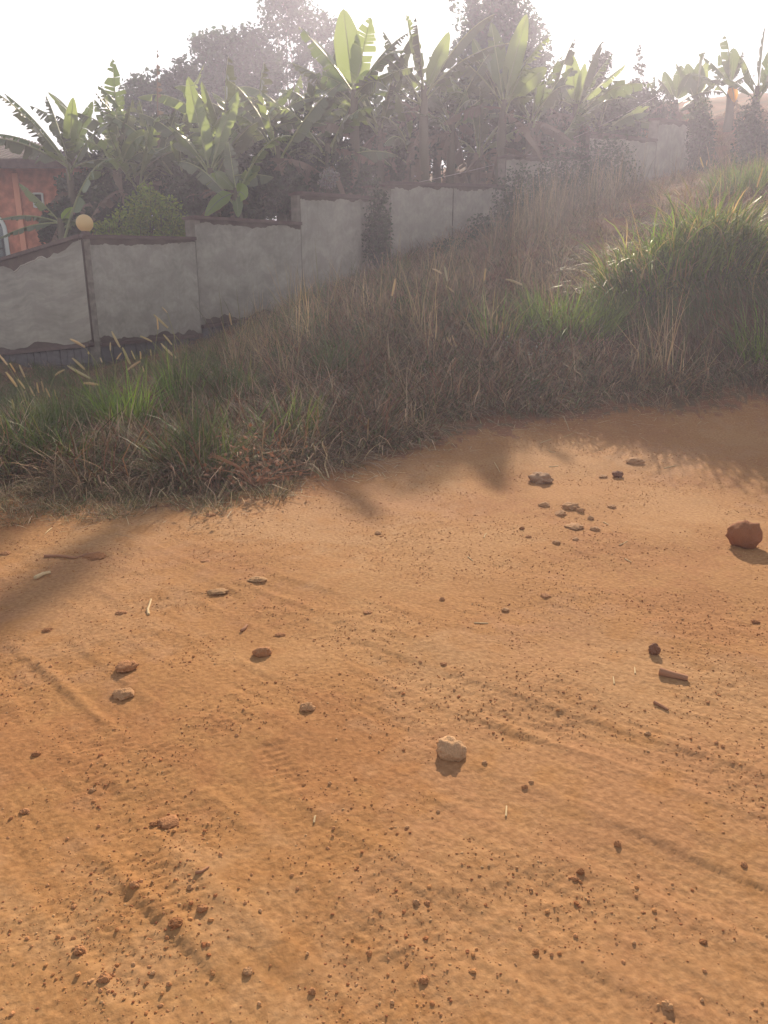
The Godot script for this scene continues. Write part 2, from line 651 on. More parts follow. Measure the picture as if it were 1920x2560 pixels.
func pillar(w: Node3D, at: Vector2, top: float, foot: float, turn: float, wide := 0.13) -> void:
	var b := Builder.new()
	var a := Vector3(cos(turn), 0, sin(turn)) * wide
	var c := Vector3(-sin(turn), 0, cos(turn)) * wide
	b.box(Vector3(at.x, (top + foot) * 0.5, -at.y), a, Vector3(0, (top - foot) * 0.5, 0), c)
	var o := part("pillar", b.mesh(M.pillar_render, false, false), w)
	b = Builder.new()
	b.box(Vector3(at.x, top + 0.028, -at.y), a * 1.3, Vector3(0, 0.027, 0), c * 1.3)
	part("cap", b.mesh(M.coping, false, false), o)


func build_wall() -> void:
	var w := thing("boundary_wall", "stepped grey rendered boundary wall with brown coping climbing the slope", "wall")
	wall_bay(w, Vector2(-11.0, 18.0), Vector2(-5.12, 14.0), 1.18, 2.18, -0.32, 0.43, 0, true, 1.0)
	wall_bay(w, Vector2(-5.10, 14.02), Vector2(-3.60, 15.35), 2.17, 2.20, 0.43, 0.50, 1, true)
	wall_bay(w, Vector2(-3.60, 15.40), Vector2(-1.80, 17.15), 2.58, 2.58, 0.66, 0.90, 2, true)
	wall_bay(w, Vector2(-1.80, 17.20), Vector2(-0.28, 18.85), 3.18, 3.24, 1.05, 1.35, 0, false)
	wall_bay(w, Vector2(0.05, 19.4), Vector2(1.65, 20.6), 3.62, 3.70, 1.75, 2.05, 1, false)
	wall_bay(w, Vector2(1.68, 20.65), Vector2(3.1, 21.6), 3.72, 3.78, 2.0, 2.5, 2, false)
	wall_bay(w, Vector2(3.1, 21.65), Vector2(5.6, 23.2), 4.5, 4.7, 2.4, 3.3, 0, false)
	wall_bay(w, Vector2(5.6, 23.25), Vector2(7.9, 24.7), 5.3, 5.35, 3.2, 3.9, 1, false)
	wall_bay(w, Vector2(7.9, 24.75), Vector2(9.2, 25.4), 5.92, 5.90, 3.9, 4.2, 2, false)
	pillar(w, Vector2(-5.12, 14.06), 2.16, -0.35, 0.2, 0.10)
	pillar(w, Vector2(-3.60, 15.42), 2.56, 0.0, 0.75, 0.10)
	pillar(w, Vector2(-1.80, 17.24), 3.16, 0.3, 0.75, 0.10)
	pillar(w, Vector2(-0.12, 19.12), 3.5, 1.0, 0.75, 0.2)
	pillar(w, Vector2(3.1, 21.74), 4.48, 2.0, 0.6, 0.10)
	pillar(w, Vector2(7.9, 24.8), 5.92, 3.2, 0.5)
	pillar(w, Vector2(9.2, 25.45), 5.9, 3.6, 0.5)
	# the globe on the corner
	var lamp := thing("globe_lamp", "cream round globe lamp standing on the corner of the wall", "lamp", Vector3(-5.12, 2.245, -14.04))
	var s := SphereMesh.new()
	s.radius = 0.142
	s.height = 0.284
	s.material = M.globe
	part("globe", s, lamp, Vector3(0, 0.175, 0))
	var c := CylinderMesh.new()
	c.top_radius = 0.055
	c.bottom_radius = 0.085
	c.height = 0.06
	c.material = M.coping
	part("collar", c, lamp, Vector3(0, 0.025, 0))
	# the wire over the wall
	var b := Builder.new()
	var pts := []
	var rad := []
	var p := spot(1030, 459, 20.2)
	var q := spot(1650, 236, 28.0)
	for k in 17:
		var t := k / 16.0
		pts.append(p.lerp(q, t) + Vector3(0, -0.35 * sin(PI * t), 0))
		rad.append(0.007)
	b.tube(pts, rad, 5)
	tag(part("wire", b.mesh(M.wire, true, false), self), "thin pale wire strung from the wall up to the ridge", "wire")


# ---------------------------------------------------------------- the house
func build_house() -> void:
	var D := 21.0
	var h := thing("house", "salmon painted house with dark hipped roof behind the wall", "house", Vector3(-10.8, 0, -D))
	var corner := -7.62 + 10.8     # the right-hand corner in the house's own axes
	var eave := 4.25
	# walls: front with an arched opening left of the frame's edge, side wall running back
	var front := CSGBox3D.new()
	front.name = "wall"
	front.size = Vector3(corner + 4.2, eave + 0.4, 6.0)
	front.position = Vector3((corner - 4.2) * 0.5, eave * 0.5 - 0.2, -3.0)
	front.material = M.salmon
	h.add_child(front)
	var hole := CSGBox3D.new()
	hole.name = "opening"
	hole.operation = CSGShape3D.OPERATION_SUBTRACTION
	hole.size = Vector3(1.0, 1.0, 0.5)
	hole.position = Vector3(0.64 - front.position.x, 2.20 - front.position.y, 3.0)
	hole.material = M.white_frame
	front.add_child(hole)
	var arch := CSGCylinder3D.new()
	arch.name = "arch"
	arch.operation = CSGShape3D.OPERATION_SUBTRACTION
	arch.radius = 0.5
	arch.height = 0.5
	arch.sides = 28
	arch.rotation_degrees = Vector3(90, 0, 0)
	arch.position = Vector3(0.64 - front.position.x, 2.695 - front.position.y, 3.0)
	arch.material = M.white_frame
	front.add_child(arch)
	var vent := CSGBox3D.new()
	vent.name = "vent_opening"
	vent.operation = CSGShape3D.OPERATION_SUBTRACTION
	vent.size = Vector3(0.20, 0.30, 0.3)
	vent.position = Vector3(2.04 - front.position.x, 3.42 - front.position.y, 3.0)
	vent.material = M.dark_opening
	front.add_child(vent)
	# pilaster strip
	var b := Builder.new()
	b.box(Vector3(1.53, 2.0, 0.03), Vector3(0.07, 0, 0), Vector3(0, 2.05, 0), Vector3(0, 0, 0.028))
	part("pilaster", b.mesh(M.salmon_trim, false, false), h)
	# arched window: white surround, pane and iron grille
	b = Builder.new()
	for k in 19:
		if k == 18:
			break
		var a := PI * k / 18.0
		var c := PI * (k + 1) / 18.0
		var q := []
		for s in [[0.5, a], [0.5, c], [0.40, c], [0.40, a]]:
			for z in [-0.12, 0.03]:
				q.append(b.vert(Vector3(0.64 + cos(s[1]) * s[0], 2.695 + sin(s[1]) * s[0], z)))
		b.quad(q[1], q[3], q[5], q[7])
		b.quad(q[0], q[1], q[7], q[6])
		b.quad(q[4], q[5], q[3], q[2])
	for sx in [-0.45, 0.45]:
		b.box(Vector3(0.64 + sx, 2.20, -0.045), Vector3(0.05, 0, 0), Vector3(0, 0.495, 0), Vector3(0, 0, 0.074))
	var win := part("window", b.mesh(M.white_frame, false, false), h)
	b = Builder.new()
	b.box(Vector3(0.64, 2.42, -0.10), Vector3(0.40, 0, 0), Vector3(0, 0.70, 0), Vector3(0, 0, 0.006))
	part("pane", b.mesh(M.pane, false, false), win)
	b = Builder.new()
	b.box(Vector3(0.64, 1.66, 0.05), Vector3(0.60, 0, 0), Vector3(0, 0.04, 0), Vector3(0, 0, 0.10))
	part("sill", b.mesh(M.white_frame, false, false), win)
	for k in 5:
		b = Builder.new()
		b.box(Vector3(0.26 + k * 0.19, 2.12, 0.075), Vector3(0.010, 0, 0), Vector3(0, 0.40, 0), Vector3(0, 0, 0.010))
		part("grille_bar", b.mesh(M.iron, false, false), win)
	for y in [1.72, 2.26, 2.52]:
		b = Builder.new()
		b.box(Vector3(0.64, y, 0.09), Vector3(0.42, 0, 0), Vector3(0, 0.011, 0), Vector3(0, 0, 0.005))
		part("grille_bar", b.mesh(M.iron, false, false), win)
	for k in 4:
		b = Builder.new()
		var ring := []
		var rr := []
		for j in 17:
			var a := TAU * j / 16.0 * 0.8
			ring.append(Vector3(0.355 + k * 0.19 + cos(a) * 0.07, 1.98 + sin(a) * 0.09, 0.08))
			rr.append(0.006)
		b.tube(ring, rr, 4)
		part("grille_scroll", b.mesh(M.iron, false, false), win)
	# small louvred vent
	b = Builder.new()
	for s in [[-0.115, 0, 0.02, 0.17], [0.115, 0, 0.02, 0.17], [0, 0.16, 0.095, 0.02], [0, -0.16, 0.095, 0.02]]:
		b.box(Vector3(2.04 + s[0], 3.42 + s[1], 0.02), Vector3(s[2], 0, 0), Vector3(0, s[3], 0), Vector3(0, 0, 0.03))
	var vf := part("vent_frame", b.mesh(M.white_frame, false, false), h)
	for k in 5:
		b = Builder.new()
		b.box(Vector3(2.04, 3.30 + k * 0.06, -0.03), Vector3(0.092, 0, 0), Vector3(0, 0.018, 0.018), Vector3(0, -0.004, 0.004))
		part("slat", b.mesh(M.iron, false, false), vf)
	# hipped roof with deep eaves
	b = Builder.new()
	var x0 := -4.9
	var x1 := corner + 0.62
	var z0 := 0.75
	var z1 := -6.7
	var ry := 5.35
	var e := [b.vert(Vector3(x0, eave, z0)), b.vert(Vector3(x1, eave, z0)), b.vert(Vector3(x1, eave, z1)), b.vert(Vector3(x0, eave, z1)), b.vert(Vector3(x0 + 3.4, ry, -3.0)), b.vert(Vector3(x1 - 3.4, ry, -3.0))]
	b.quad(e[0], e[4], e[5], e[1])
	b.tri(e[1], e[5], e[2])
	b.quad(e[2], e[5], e[4], e[3])
	b.tri(e[3], e[4], e[0])
	b.quad(e[0], e[1], e[2], e[3])
	var roof := part("roof", b.mesh(M.roof_sheet, false, false), h)
	for s in [[Vector3((x0 + x1) * 0.5, eave - 0.07, z0 + 0.012), Vector3((x1 - x0) * 0.5, 0, 0), Vector3(0, 0, 0.012)], [Vector3(x1 + 0.012, eave - 0.07, (z0 + z1) * 0.5), Vector3(0, 0, (z1 - z0) * 0.5 - 0.02), Vector3(0.012, 0, 0)]]:
		b = Builder.new()
		b.box(s[0], s[1], Vector3(0, 0.11, 0), s[2])
		part("fascia", b.mesh(M.coping, false, false), roof)
	# corrugation ribs of the sheet on the front slope
	var up := Vector3(0, ry - eave, -3.0 - z0)
	for k in 46:
		var x := x0 + 0.12 + k * 0.165
		if x > x1 - 0.1:
			break
		var t := minf(1.0, minf((x - x0) / 3.4, (x1 - x) / 3.4))
		b = Builder.new()
		var c := Vector3(x, eave, z0) + up * t * 0.5 + Vector3(0, 0.018, 0.006)
		b.box(c, Vector3(0.022, 0, 0), Vector3(0, 0.012, 0.004), up * t * 0.5)
		part("roof_rib", b.mesh(M.roof_sheet, false, false), roof)


# ---------------------------------------------------------------- trees
# lobes: [px, py, radius across px, radius up px, depth offset m]; the crown is a mass of small leaf faces in those volumes
func tree(called: String, label: String, dist: float, base_px: float, lobes: Array, leaf: float, count: int, m: StandardMaterial3D, bark: Material, thick: float, gap: float, group := "") -> void:
	var foot := spot(base_px, 900.0, dist)
	foot.y = terrain(foot.x, dist) - 0.1
	var t := thing(called, label, "tree", foot, group)
	var b := Builder.new()
	var scale := dist / FOCAL * 1.04
	var cs := []
	var mean := Vector3.ZERO
	for l in lobes:
		var c: Vector3 = spot(l[0], l[1], dist) - foot
		c.z += l[4]
		cs.append([c, l[2] * scale, l[3] * scale, l[5] if l.size() > 5 else 0])
		mean += c / lobes.size()
	var fork := Vector3(mean.x * 0.6, mean.y * 0.55, mean.z * 0.5)
	b.tube([Vector3.ZERO, fork * 0.5 + Vector3(0.12, 0, 0), fork], [thick, thick * 0.8, thick * 0.62], 9)
	part("trunk", b.mesh(bark, true, false), t)
	for c in cs:
		b = Builder.new()
		var tip: Vector3 = c[0] + Vector3(0, c[2] * 0.5, 0)
		var mid: Vector3 = fork.lerp(tip, 0.5) + Vector3(rng.randf_range(-0.2, 0.2), -0.12 * fork.distance_to(tip), rng.randf_range(-0.2, 0.2))
		b.tube([fork * 0.97, mid, tip], [thick * 0.5, thick * 0.28, thick * 0.06], 6)
		for k in 7:
			var s: Vector3 = mid.lerp(tip, rng.randf() * 0.9)
			var dv := Vector3(rng.randfn(), rng.randfn() * 0.7 + 0.3, rng.randfn()).normalized()
			b.tube([s, s + dv * c[1] * 0.5, s + dv * c[1] * 0.85 + Vector3(0, 0.1, 0)], [thick * 0.16, thick * 0.09, thick * 0.03], 4, Color.WHITE, false)
		part("limb", b.mesh(bark, true, false), t)
	b = Builder.new()
	var total := 0.0
	for c in cs:
		total += c[1] * c[1] * c[2]
	for c in cs:
		var n := maxi(int(count * c[1] * c[1] * c[2] / total), c[3])
		var made := 0
		var tries := 0
		while made < n and tries < n * 6:
			tries += 1
			var dv := Vector3(rng.randfn(), rng.randfn(), rng.randfn()).normalized()
			var r := pow(rng.randf(), 0.45) * (1.0 + 0.22 * n_gap.get_noise_3d(dv.x * 2.2 + c[0].x, dv.y * 2.2 + c[0].y, dv.z * 2.2))
			var p: Vector3 = c[0] + Vector3(dv.x * c[1], dv.y * c[2], dv.z * c[1]) * r
			if n_gap.get_noise_3d(p.x * 1.1 + 5.0, p.y * 1.3, p.z * 1.1) < gap:
				continue
			made += 1
			leaf_face(b, p, leaf * rng.randf_range(0.65, 1.35), rng.randf_range(0.16, 0.34))
	part("crown", b.mesh(m), t, Vector3.ZERO, "stuff")


func leaf_face(b: Builder, p: Vector3, size: float, tone: float) -> void:
	var d := Vector3(rng.randfn(), rng.randfn() * 0.7 - 0.25, rng.randfn()).normalized()
	var s := d.cross(Vector3(rng.randfn(), rng.randfn(), rng.randfn())).normalized()
	var nrm := d.cross(s) * size * 0.10
	var col := Color(tone * rng.randf_range(0.85, 1.2), tone, tone * rng.randf_range(0.75, 1.1))
	var w := size * 0.30
	var k := [b.vert(p - d * size * 0.5, col), b.vert(p + s * w - nrm * 0.4, col), b.vert(p + d * size * 0.5, col), b.vert(p - s * w - nrm * 0.4, col), b.vert(p + nrm, col)]
	b.tri(k[0], k[4], k[1])
	b.tri(k[1], k[4], k[2])
	b.tri(k[2], k[4], k[3])
	b.tri(k[3], k[4], k[0])


func build_trees() -> void:
	tree("broadleaf_tree", "dense dome shaped blue green tree between the banana leaves and the tall gum tree", 38.0, 590, [[590, 190, 105, 85, 0.0], [530, 125, 45, 40, 0.4], [605, 125, 62, 45, -0.3], [660, 210, 50, 70, 0.3], [640, 90, 38, 30, 0.0], [520, 230, 65, 65, -0.4], [575, 270, 115, 70, 0.2], [500, 112, 24, 22, 0.1]], 0.23, 10500, M.leaf_tree, M.bark, 0.22, -0.22, "trees on the hill behind the wall")
	tree("gum_tree", "tall open crowned gum tree whose thin pale trunk shows through its leaves", 40.0, 722, [[715, 20, 62, 50, 0.0], [690, 70, 40, 40, 0.2], [760, 55, 50, 42, -0.2], [715, -40, 55, 50, 0.0], [790, 95, 46, 50, 0.2], [700, 140, 30, 34, 0.1], [820, 130, 46, 60, 0.0], [760, 165, 55, 50, 0.3], [850, 90, 30, 40, 0.2], [690, 190, 30, 26, 0.0], [800, 200, 70, 50, 0.0]], 0.21, 6200, M.leaf_tree, M.bark_pale, 0.14, -0.06, "trees on the hill behind the wall")
	tree("low_tree", "low rounded tree behind the left banana clump", 34.0, 390, [[400, 225, 55, 42, 0.0], [350, 235, 42, 40, 0.2], [455, 185, 34, 36, 0.0], [440, 230, 46, 50, -0.2], [380, 280, 85, 55, 0.0]], 0.19, 5200, M.leaf_tree, M.bark, 0.14, -0.2, "trees on the hill behind the wall")
	tree("leafy_tree", "tall leafy tree with drooping sprays rising past the top edge beside the sun", 36.0, 1250, [[1240, 20, 78, 62, 0.0], [1210, 100, 70, 60, 0.2], [1285, 90, 70, 62, -0.2], [1180, 60, 40, 40, 0.2], [1325, 120, 45, 50, 0.1], [1245, -50, 60, 50, 0.0], [1312, -62, 40, 44, 0.2, 500], [1262, -100, 46, 28, 0.0, 500], [1180, 160, 62, 52, 0.1], [1290, 180, 82, 62, -0.1], [1355, 170, 26, 60, 0.0], [1235, 230, 120, 60, 0.0], [1180, -112, 11, 108, 0.0, 1500], [1132, -108, 10, 100, 0.0, 1300]], 0.21, 10500, M.leaf_tree, M.bark, 0.16, -0.12, "trees on the hill behind the wall")  # narrow spires and extra top lobes added out of view to shade the road
	tree("young_tree", "small bushy young tree standing alone against the sky on the ridge", 30.0, 1500, [[1495, 170, 20, 32, 0.0], [1512, 165, 15, 28, 0.1], [1490, 205, 28, 28, 0.0]], 0.13, 1500, M.leaf_dark, M.bark, 0.05, -0.3, "small trees on the ridge")
	tree("sapling", "thin sapling with a few leaf tufts against the sky on the ridge", 30.0, 1592, [[1598, 132, 6, 14, 0.0], [1604, 144, 7, 5, 0.0], [1590, 172, 8, 9, 0.1], [1608, 172, 9, 12, -0.1], [1588, 212, 18, 12, 0.0]], 0.11, 330, M.leaf_dark, M.bark, 0.025, -0.4, "small trees on the ridge")
	# dark thicket between the bananas and the wall: each bush its own
	for a in [[740, 400, 21.0, 85, 110, "behind the tallest of the left wall bays"], [660, 430, 20.0, 70, 95, "under the arching pale banana leaf"], [900, 330, 23.0, 95, 95, "below the two upright bright banana leaves"], [1040, 330, 24.0, 95, 120, "below the slim curling banana leaf"], [1160, 310, 25.0, 110, 110, "under the leafy tree, left of its trunk"], [1290, 310, 25.5, 110, 120, "under the leafy tree, right of its trunk"], [1410, 310, 26.5, 90, 95, "below the pale upright banana leaf"], [1500, 300, 27.5, 95, 80, "below the small young tree on the ridge"], [1590, 275, 29.0, 80, 60, "at the foot of the thin sapling"], [850, 440, 20.6, 80, 85, "beside the straw coloured tuft"], [980, 400, 22.5, 90, 80, "where the sky shows through in flecks"], [230, 480, 19.6, 75, 85, "between the house and the leafy shrub"], [330, 400, 21.0, 95, 100, "behind the comb torn banana leaf"], [470, 380, 22.0, 105, 110, "behind the broad yellow green banana leaf"], [590, 370, 22.5, 95, 110, "behind the young banana plant"], [1340, 400, 25.0, 120, 70, "over the far wall bays"], [1500, 370, 26.5, 110, 60, "above the far end of the wall"], [300, 520, 18.4, 70, 75, "low behind the leafy shrub"], [480, 500, 18.2, 80, 80, "low behind the second wall bay"], [570, 510, 18.6, 75, 70, "low behind the young banana plant"], [690, 480, 19.6, 75, 70, "low above the stepped bays"], [160, 560, 18.8, 50, 60, "beside the low banana plant by the house"], [420, 440, 19.6, 80, 80, "under the crowded left banana leaves"]]:
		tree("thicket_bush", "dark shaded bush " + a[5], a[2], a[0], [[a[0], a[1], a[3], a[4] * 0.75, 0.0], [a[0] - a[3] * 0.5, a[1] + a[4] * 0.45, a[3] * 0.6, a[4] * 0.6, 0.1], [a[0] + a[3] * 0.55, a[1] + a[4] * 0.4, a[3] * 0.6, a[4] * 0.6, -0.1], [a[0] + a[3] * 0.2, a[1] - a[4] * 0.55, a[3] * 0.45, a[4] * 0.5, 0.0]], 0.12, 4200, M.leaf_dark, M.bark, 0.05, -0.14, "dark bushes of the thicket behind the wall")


# ---------------------------------------------------------------- banana plants
func banana_leaf(parent: Node, s: Vector3, tip: Vector3, width: float, tatter: float, sag: float, roll: float, droop: float, m: Material) -> void:
	var len := s.distance_to(tip)
	var ctrl := (s + tip) * 0.5 + Vector3(0, sag * len, 0)
	var N := 22
	var lam := Builder.new()
	var pts := []
	var rad := []
	var mid := PackedInt32Array()
	var tang := []
	for k in N + 1:
		var t := float(k) / N
		var p := s.lerp(ctrl, t).lerp(ctrl.lerp(tip, t), t)
		pts.append(p)
		rad.append(lerpf(0.026, 0.004, t) * clampf(len / 1.8, 0.6, 1.2))
		tang.append((ctrl.lerp(tip, t) - s.lerp(ctrl, t)).normalized())
		mid.append(lam.vert(p))
	var first := 3
	for side in [-1.0, 1.0]:
		var prev := -1
		var swing := 0.0
		for k in range(first, N):
			var t0 := float(k) / N
			var t1 := float(k + 1) / N
			var T: Vector3 = tang[k]
			var W: Vector3 = T.cross(Vector3(0, 0, 1))
			if W.length() < 0.15:
				W = Vector3(1, 0, 0)
			W = W.normalized().rotated(T, deg_to_rad(roll)) * side
			var Nn: Vector3 = W.cross(T) * side
			if Nn.y < 0:
				Nn = -Nn
			var torn := rng.randf() < tatter * (0.55 + 0.75 * n_gap.get_noise_2d(k * 0.35 + s.x * 7.0, side * 5.0 + tip.x * 3.0) + 0.2)
			if prev < 0 or torn:
				swing = rng.randfn() * 0.30 * tatter
			var dr := deg_to_rad(droop) + swing
			var out: Vector3 = W * cos(dr) - Nn * sin(dr)
			var lean := T * 0.22
			var w0 := width * profile(t0)
			var w1 := width * profile(t1)
			if tatter > 0.25 and rng.randf() < tatter * 0.16:
				prev = -1
				continue
			var shrink := rng.randf_range(0.6 if tatter > 0.5 else 0.8, 1.0) if tatter > 0.2 else 1.0
			var a: int
			if prev >= 0 and not torn:
				a = prev
			else:
				a = lam.vert(pts[k] + (out + lean) * w0 * shrink + T * (0.012 * tatter * len))
			var curl: Vector3 = Nn * -0.15 * w1 * tatter
			var b := lam.vert(pts[k + 1] + (out + lean) * w1 * shrink + curl - T * (0.020 * tatter * len if rng.randf() < tatter else 0.0))
			lam.quad(mid[k], a, b, mid[k + 1])
			prev = b
	var me := lam.mesh(m, false, false)
	var rib := Builder.new()
	rib.tube(pts, rad, 5)
	rib.add_to(me, M.midrib if m != M.banana_dead else M.banana_dead, true, false)
	part("leaf", me, parent)


func profile(t: float) -> float:
	if t < 0.13:
		return 0.0
	return pow(smoothstep(0.10, 0.34, t), 0.7) * pow(clampf((1.0 - t) / 0.38, 0.0, 1.0), 0.62)


# crown pixel and distance; leaves: [tip px, tip py, depth offset, half width m, tatter, sag, roll, droop, material key]
func banana(label: String, cx: float, cy: float, dist: float, leaves: Array, extra: int, group: String, stem := 0.10) -> void:
	var crown := spot(cx, cy, dist)
	var foot := Vector3(crown.x + rng.randf_range(-0.12, 0.12), 0, crown.z + rng.randf_range(-0.1, 0.1))
	foot.y = terrain(foot.x, -foot.z) - 0.05
	var t := thing("banana_plant", label, "banana plant", foot, group)
	var c := crown - foot
	c.y = maxf(c.y, 0.5)
	var b := Builder.new()
	b.tube([Vector3.ZERO, c * 0.35 + Vector3(0.03, 0, 0), c * 0.8, c], [stem * 1.35, stem * 1.1, stem * 0.85, stem * 0.6], 10)
	part("stem", b.mesh(M.banana_stem, true, false), t)
	for l in leaves:
		var tip := spot(l[0], l[1], dist) - foot + Vector3(0, 0, l[2])
		banana_leaf(t, c - Vector3(0, 0.1, 0), tip, l[3], l[4], l[5], l[6], l[7], M[l[8]])
	# old leaves hanging down round the stem
	for k in (3 if extra > 2 else 1):
		var a := rng.randf() * TAU
		var y := c.y * rng.randf_range(0.55, 0.95)
		banana_leaf(t, Vector3(c.x * y / c.y, y, c.z * y / c.y), Vector3(c.x + cos(a) * 0.45, maxf(0.15, y - rng.randf_range(0.9, 1.6)), c.z + sin(a) * 0.45), rng.randf_range(0.13, 0.22), 0.7, 0.22, rng.randf_range(-40, 40), rng.randf_range(10, 40), M.banana_dead)
	for k in extra:
		var a := rng.randf() * TAU
		var len := rng.randf_range(1.2, 2.2)
		var dead := rng.randf() < 0.32
		var el := rng.randf_range(-1.1, -0.3) if dead else rng.randf_range(-0.2, 0.9)
		var tip := c + Vector3(cos(a) * cos(el), sin(el), sin(a) * cos(el)) * len
		tip.y = maxf(tip.y, 0.25)
		banana_leaf(t, c - Vector3(0, 0.1 + 0.5 * rng.randf(), 0), tip, rng.randf_range(0.18, 0.31), rng.randf_range(0.35, 0.9), rng.randf_range(0.12, 0.4), rng.randf_range(40, 130), rng.randf_range(15, 60), M.banana_dead if dead else M[["banana_a", "banana_b", "banana_b", "banana_a", "banana_c"][rng.randi() % 5]])


func build_bananas() -> void:
	var L := "banana clump behind the left wall"
	banana("low banana plant with spreading leaves in front of the salmon house", 150, 545, 17.5, [[58, 460, 0.2, 0.15, 0.35, 0.10, 60, 40, "banana_c"], [-8, 548, -0.1, 0.12, 0.6, 0.16, 85, 60, "banana_b"], [14, 598, 0.3, 0.13, 0.4, 0.14, 70, 45, "banana_b"], [188, 520, 0.1, 0.09, 0.1, 0.1, 20, 15, "banana_young"], [205, 560, 0.2, 0.10, 0.2, 0.2, 40, 20, "banana_a"], [120, 640, 0.1, 0.13, 0.7, 0.1, 60, 40, "banana_dead"]], 2, L)
	banana("banana plant with long tattered leaves arching over the house roof", 170, 400, 18.8, [[20, 238, 0.2, 0.17, 0.75, 0.16, 82, 55, "banana_a"], [105, 232, -0.2, 0.17, 0.85, 0.20, 85, 60, "banana_b"], [-12, 336, 0.1, 0.16, 0.8, 0.18, 80, 50, "banana_a"], [192, 248, 0.2, 0.15, 0.1, 0.05, 15, 10, "banana_c"], [228, 250, -0.1, 0.17, 0.25, 0.08, -10, 15, "banana_a"], [120, 370, 0.3, 0.15, 0.3, 0.2, 40, 30, "banana_c"], [160, 300, 0.0, 0.15, 0.6, 0.1, 35, 25, "banana_b"]], 5, L)
	banana("banana plant with one tall upright comb torn leaf against the sky", 300, 400, 18.5, [[281, 146, 0.0, 0.27, 0.72, 0.02, 8, 12, "banana_a"], [245, 205, -0.2, 0.16, 0.8, 0.05, 40, 25, "banana_b"], [335, 250, 0.1, 0.2, 0.7, 0.10, 40, 30, "banana_b"], [225, 330, 0.2, 0.2, 0.5, 0.2, 60, 40, "banana_b"], [370, 330, 0.3, 0.17, 0.2, 0.15, 35, 20, "banana_c"], [240, 250, 0.1, 0.16, 0.6, 0.1, 30, 20, "banana_a"]], 8, L)
	banana("banana plant with a withered twisted leaf tip against the sky", 395, 420, 19.2, [[392, 118, 0.0, 0.13, 0.95, 0.02, 55, 45, "banana_dead"], [350, 250, 0.1, 0.2, 0.7, 0.08, 25, 20, "banana_b"], [440, 270, -0.1, 0.2, 0.5, 0.1, 45, 30, "banana_b"], [330, 330, 0.3, 0.17, 0.3, 0.2, 50, 30, "banana_c"], [400, 480, 0.2, 0.16, 0.2, 0.3, 30, 20, "banana_c"]], 8, L)
	banana("banana plant with a broad upright yellow green leaf", 525, 420, 17.8, [[470, 190, 0.0, 0.235, 0.30, -0.05, 5, 8, "banana_c"], [600, 235, 0.2, 0.21, 0.3, 0.12, -25, 15, "banana_c"], [660, 340, 0.1, 0.2, 0.5, 0.25, 50, 35, "banana_b"], [540, 480, 0.3, 0.15, 0.1, 0.3, 10, 10, "banana_young"], [440, 330, 0.2, 0.2, 0.4, 0.2, 45, 35, "banana_a"], [585, 320, -0.2, 0.22, 0.2, 0.05, 15, 15, "banana_a"]], 8, L)
	banana("young banana plant with bright hanging leaves above the wall", 590, 470, 17.2, [[622, 500, 0.3, 0.17, 0.06, 0.32, 12, 5, "banana_young"], [655, 420, 0.2, 0.14, 0.3, 0.25, 30, 25, "banana_c"], [520, 545, 0.3, 0.14, 0.05, 0.25, 10, 8, "banana_young"], [600, 545, 0.2, 0.12, 0.1, 0.2, 15, 10, "banana_c"], [540, 430, 0.1, 0.15, 0.2, 0.1, 25, 15, "banana_c"], [570, 350, 0.0, 0.18, 0.4, 0.05, 30, 20, "banana_b"]], 3, L)
	banana("banana plant with a leaf arching over in a pale bow", 640, 330, 21.0, [[815, 250, 0.2, 0.24, 0.6, 0.28, 82, 62, "banana_b"], [735, 220, 0.1, 0.2, 0.5, 0.25, 70, 50, "banana_a"], [595, 215, 0.0, 0.24, 0.3, 0.05, 15, 15, "banana_a"], [560, 300, 0.2, 0.2, 0.5, 0.2, 60, 40, "banana_b"], [820, 320, 0.4, 0.18, 0.3, 0.2, 30, 20, "banana_b"]], 8, L)
	var C := "banana plants on the hill behind the middle of the wall"
	banana("banana plant holding two broad bright leaves upright against the sky", 885, 225, 20.4, [[858, 22, 0.0, 0.32, 0.14, 0.0, 4, 6, "banana_c"], [926, 46, 0.1, 0.30, 0.45, 0.02, -6, 8, "banana_c"], [748, 72, 0.2, 0.26, 0.4, 0.10, 35, 30, "banana_a"], [790, 190, 0.1, 0.24, 0.3, 0.2, 30, 20, "banana_a"], [1000, 180, 0.1, 0.25, 0.5, 0.2, 60, 40, "banana_a"], [945, 195, 0.3, 0.2, 0.1, 0.2, 20, 10, "banana_young"]], 8, C, 0.13)
	banana("banana plant with a slim curling leaf and dipping midrib at the skyline", 1060, 215, 21.0, [[1012, 74, 1.2, 0.17, 0.5, 0.02, 25, 20, "banana_c"], [1122, 82, 0.1, 0.20, 0.1, -0.10, 12, 10, "banana_c"], [1000, 190, 0.2, 0.2, 0.3, 0.15, 30, 20, "banana_c"], [1170, 170, 0.1, 0.24, 0.5, 0.2, 60, 45, "banana_a"], [970, 140, 0.3, 0.2, 0.6, 0.2, 70, 50, "banana_a"]], 8, C, 0.13)
	banana("banana plant leaning beside the leafy tree", 1260, 250, 22.3, [[1225, 62, 0.2, 0.28, 0.3, 0.02, 10, 15, "banana_a"], [1180, 98, 0.1, 0.26, 0.4, 0.05, 20, 15, "banana_a"], [1310, 48, 0.4, 0.24, 0.2, 0.05, -20, 15, "banana_c"], [1190, 150, 0.2, 0.22, 0.4, 0.15, 40, 30, "banana_a"], [1362, 178, 0.3, 0.24, 0.15, 0.12, -15, 12, "banana_c"], [1150, 215, 0.1, 0.22, 0.5, 0.2, 60, 40, "banana_b"], [1330, 250, 0.3, 0.2, 0.5, 0.25, 60, 40, "banana_b"]], 8, C, 0.13)  # first two broad leaves added to throw shade on the verge
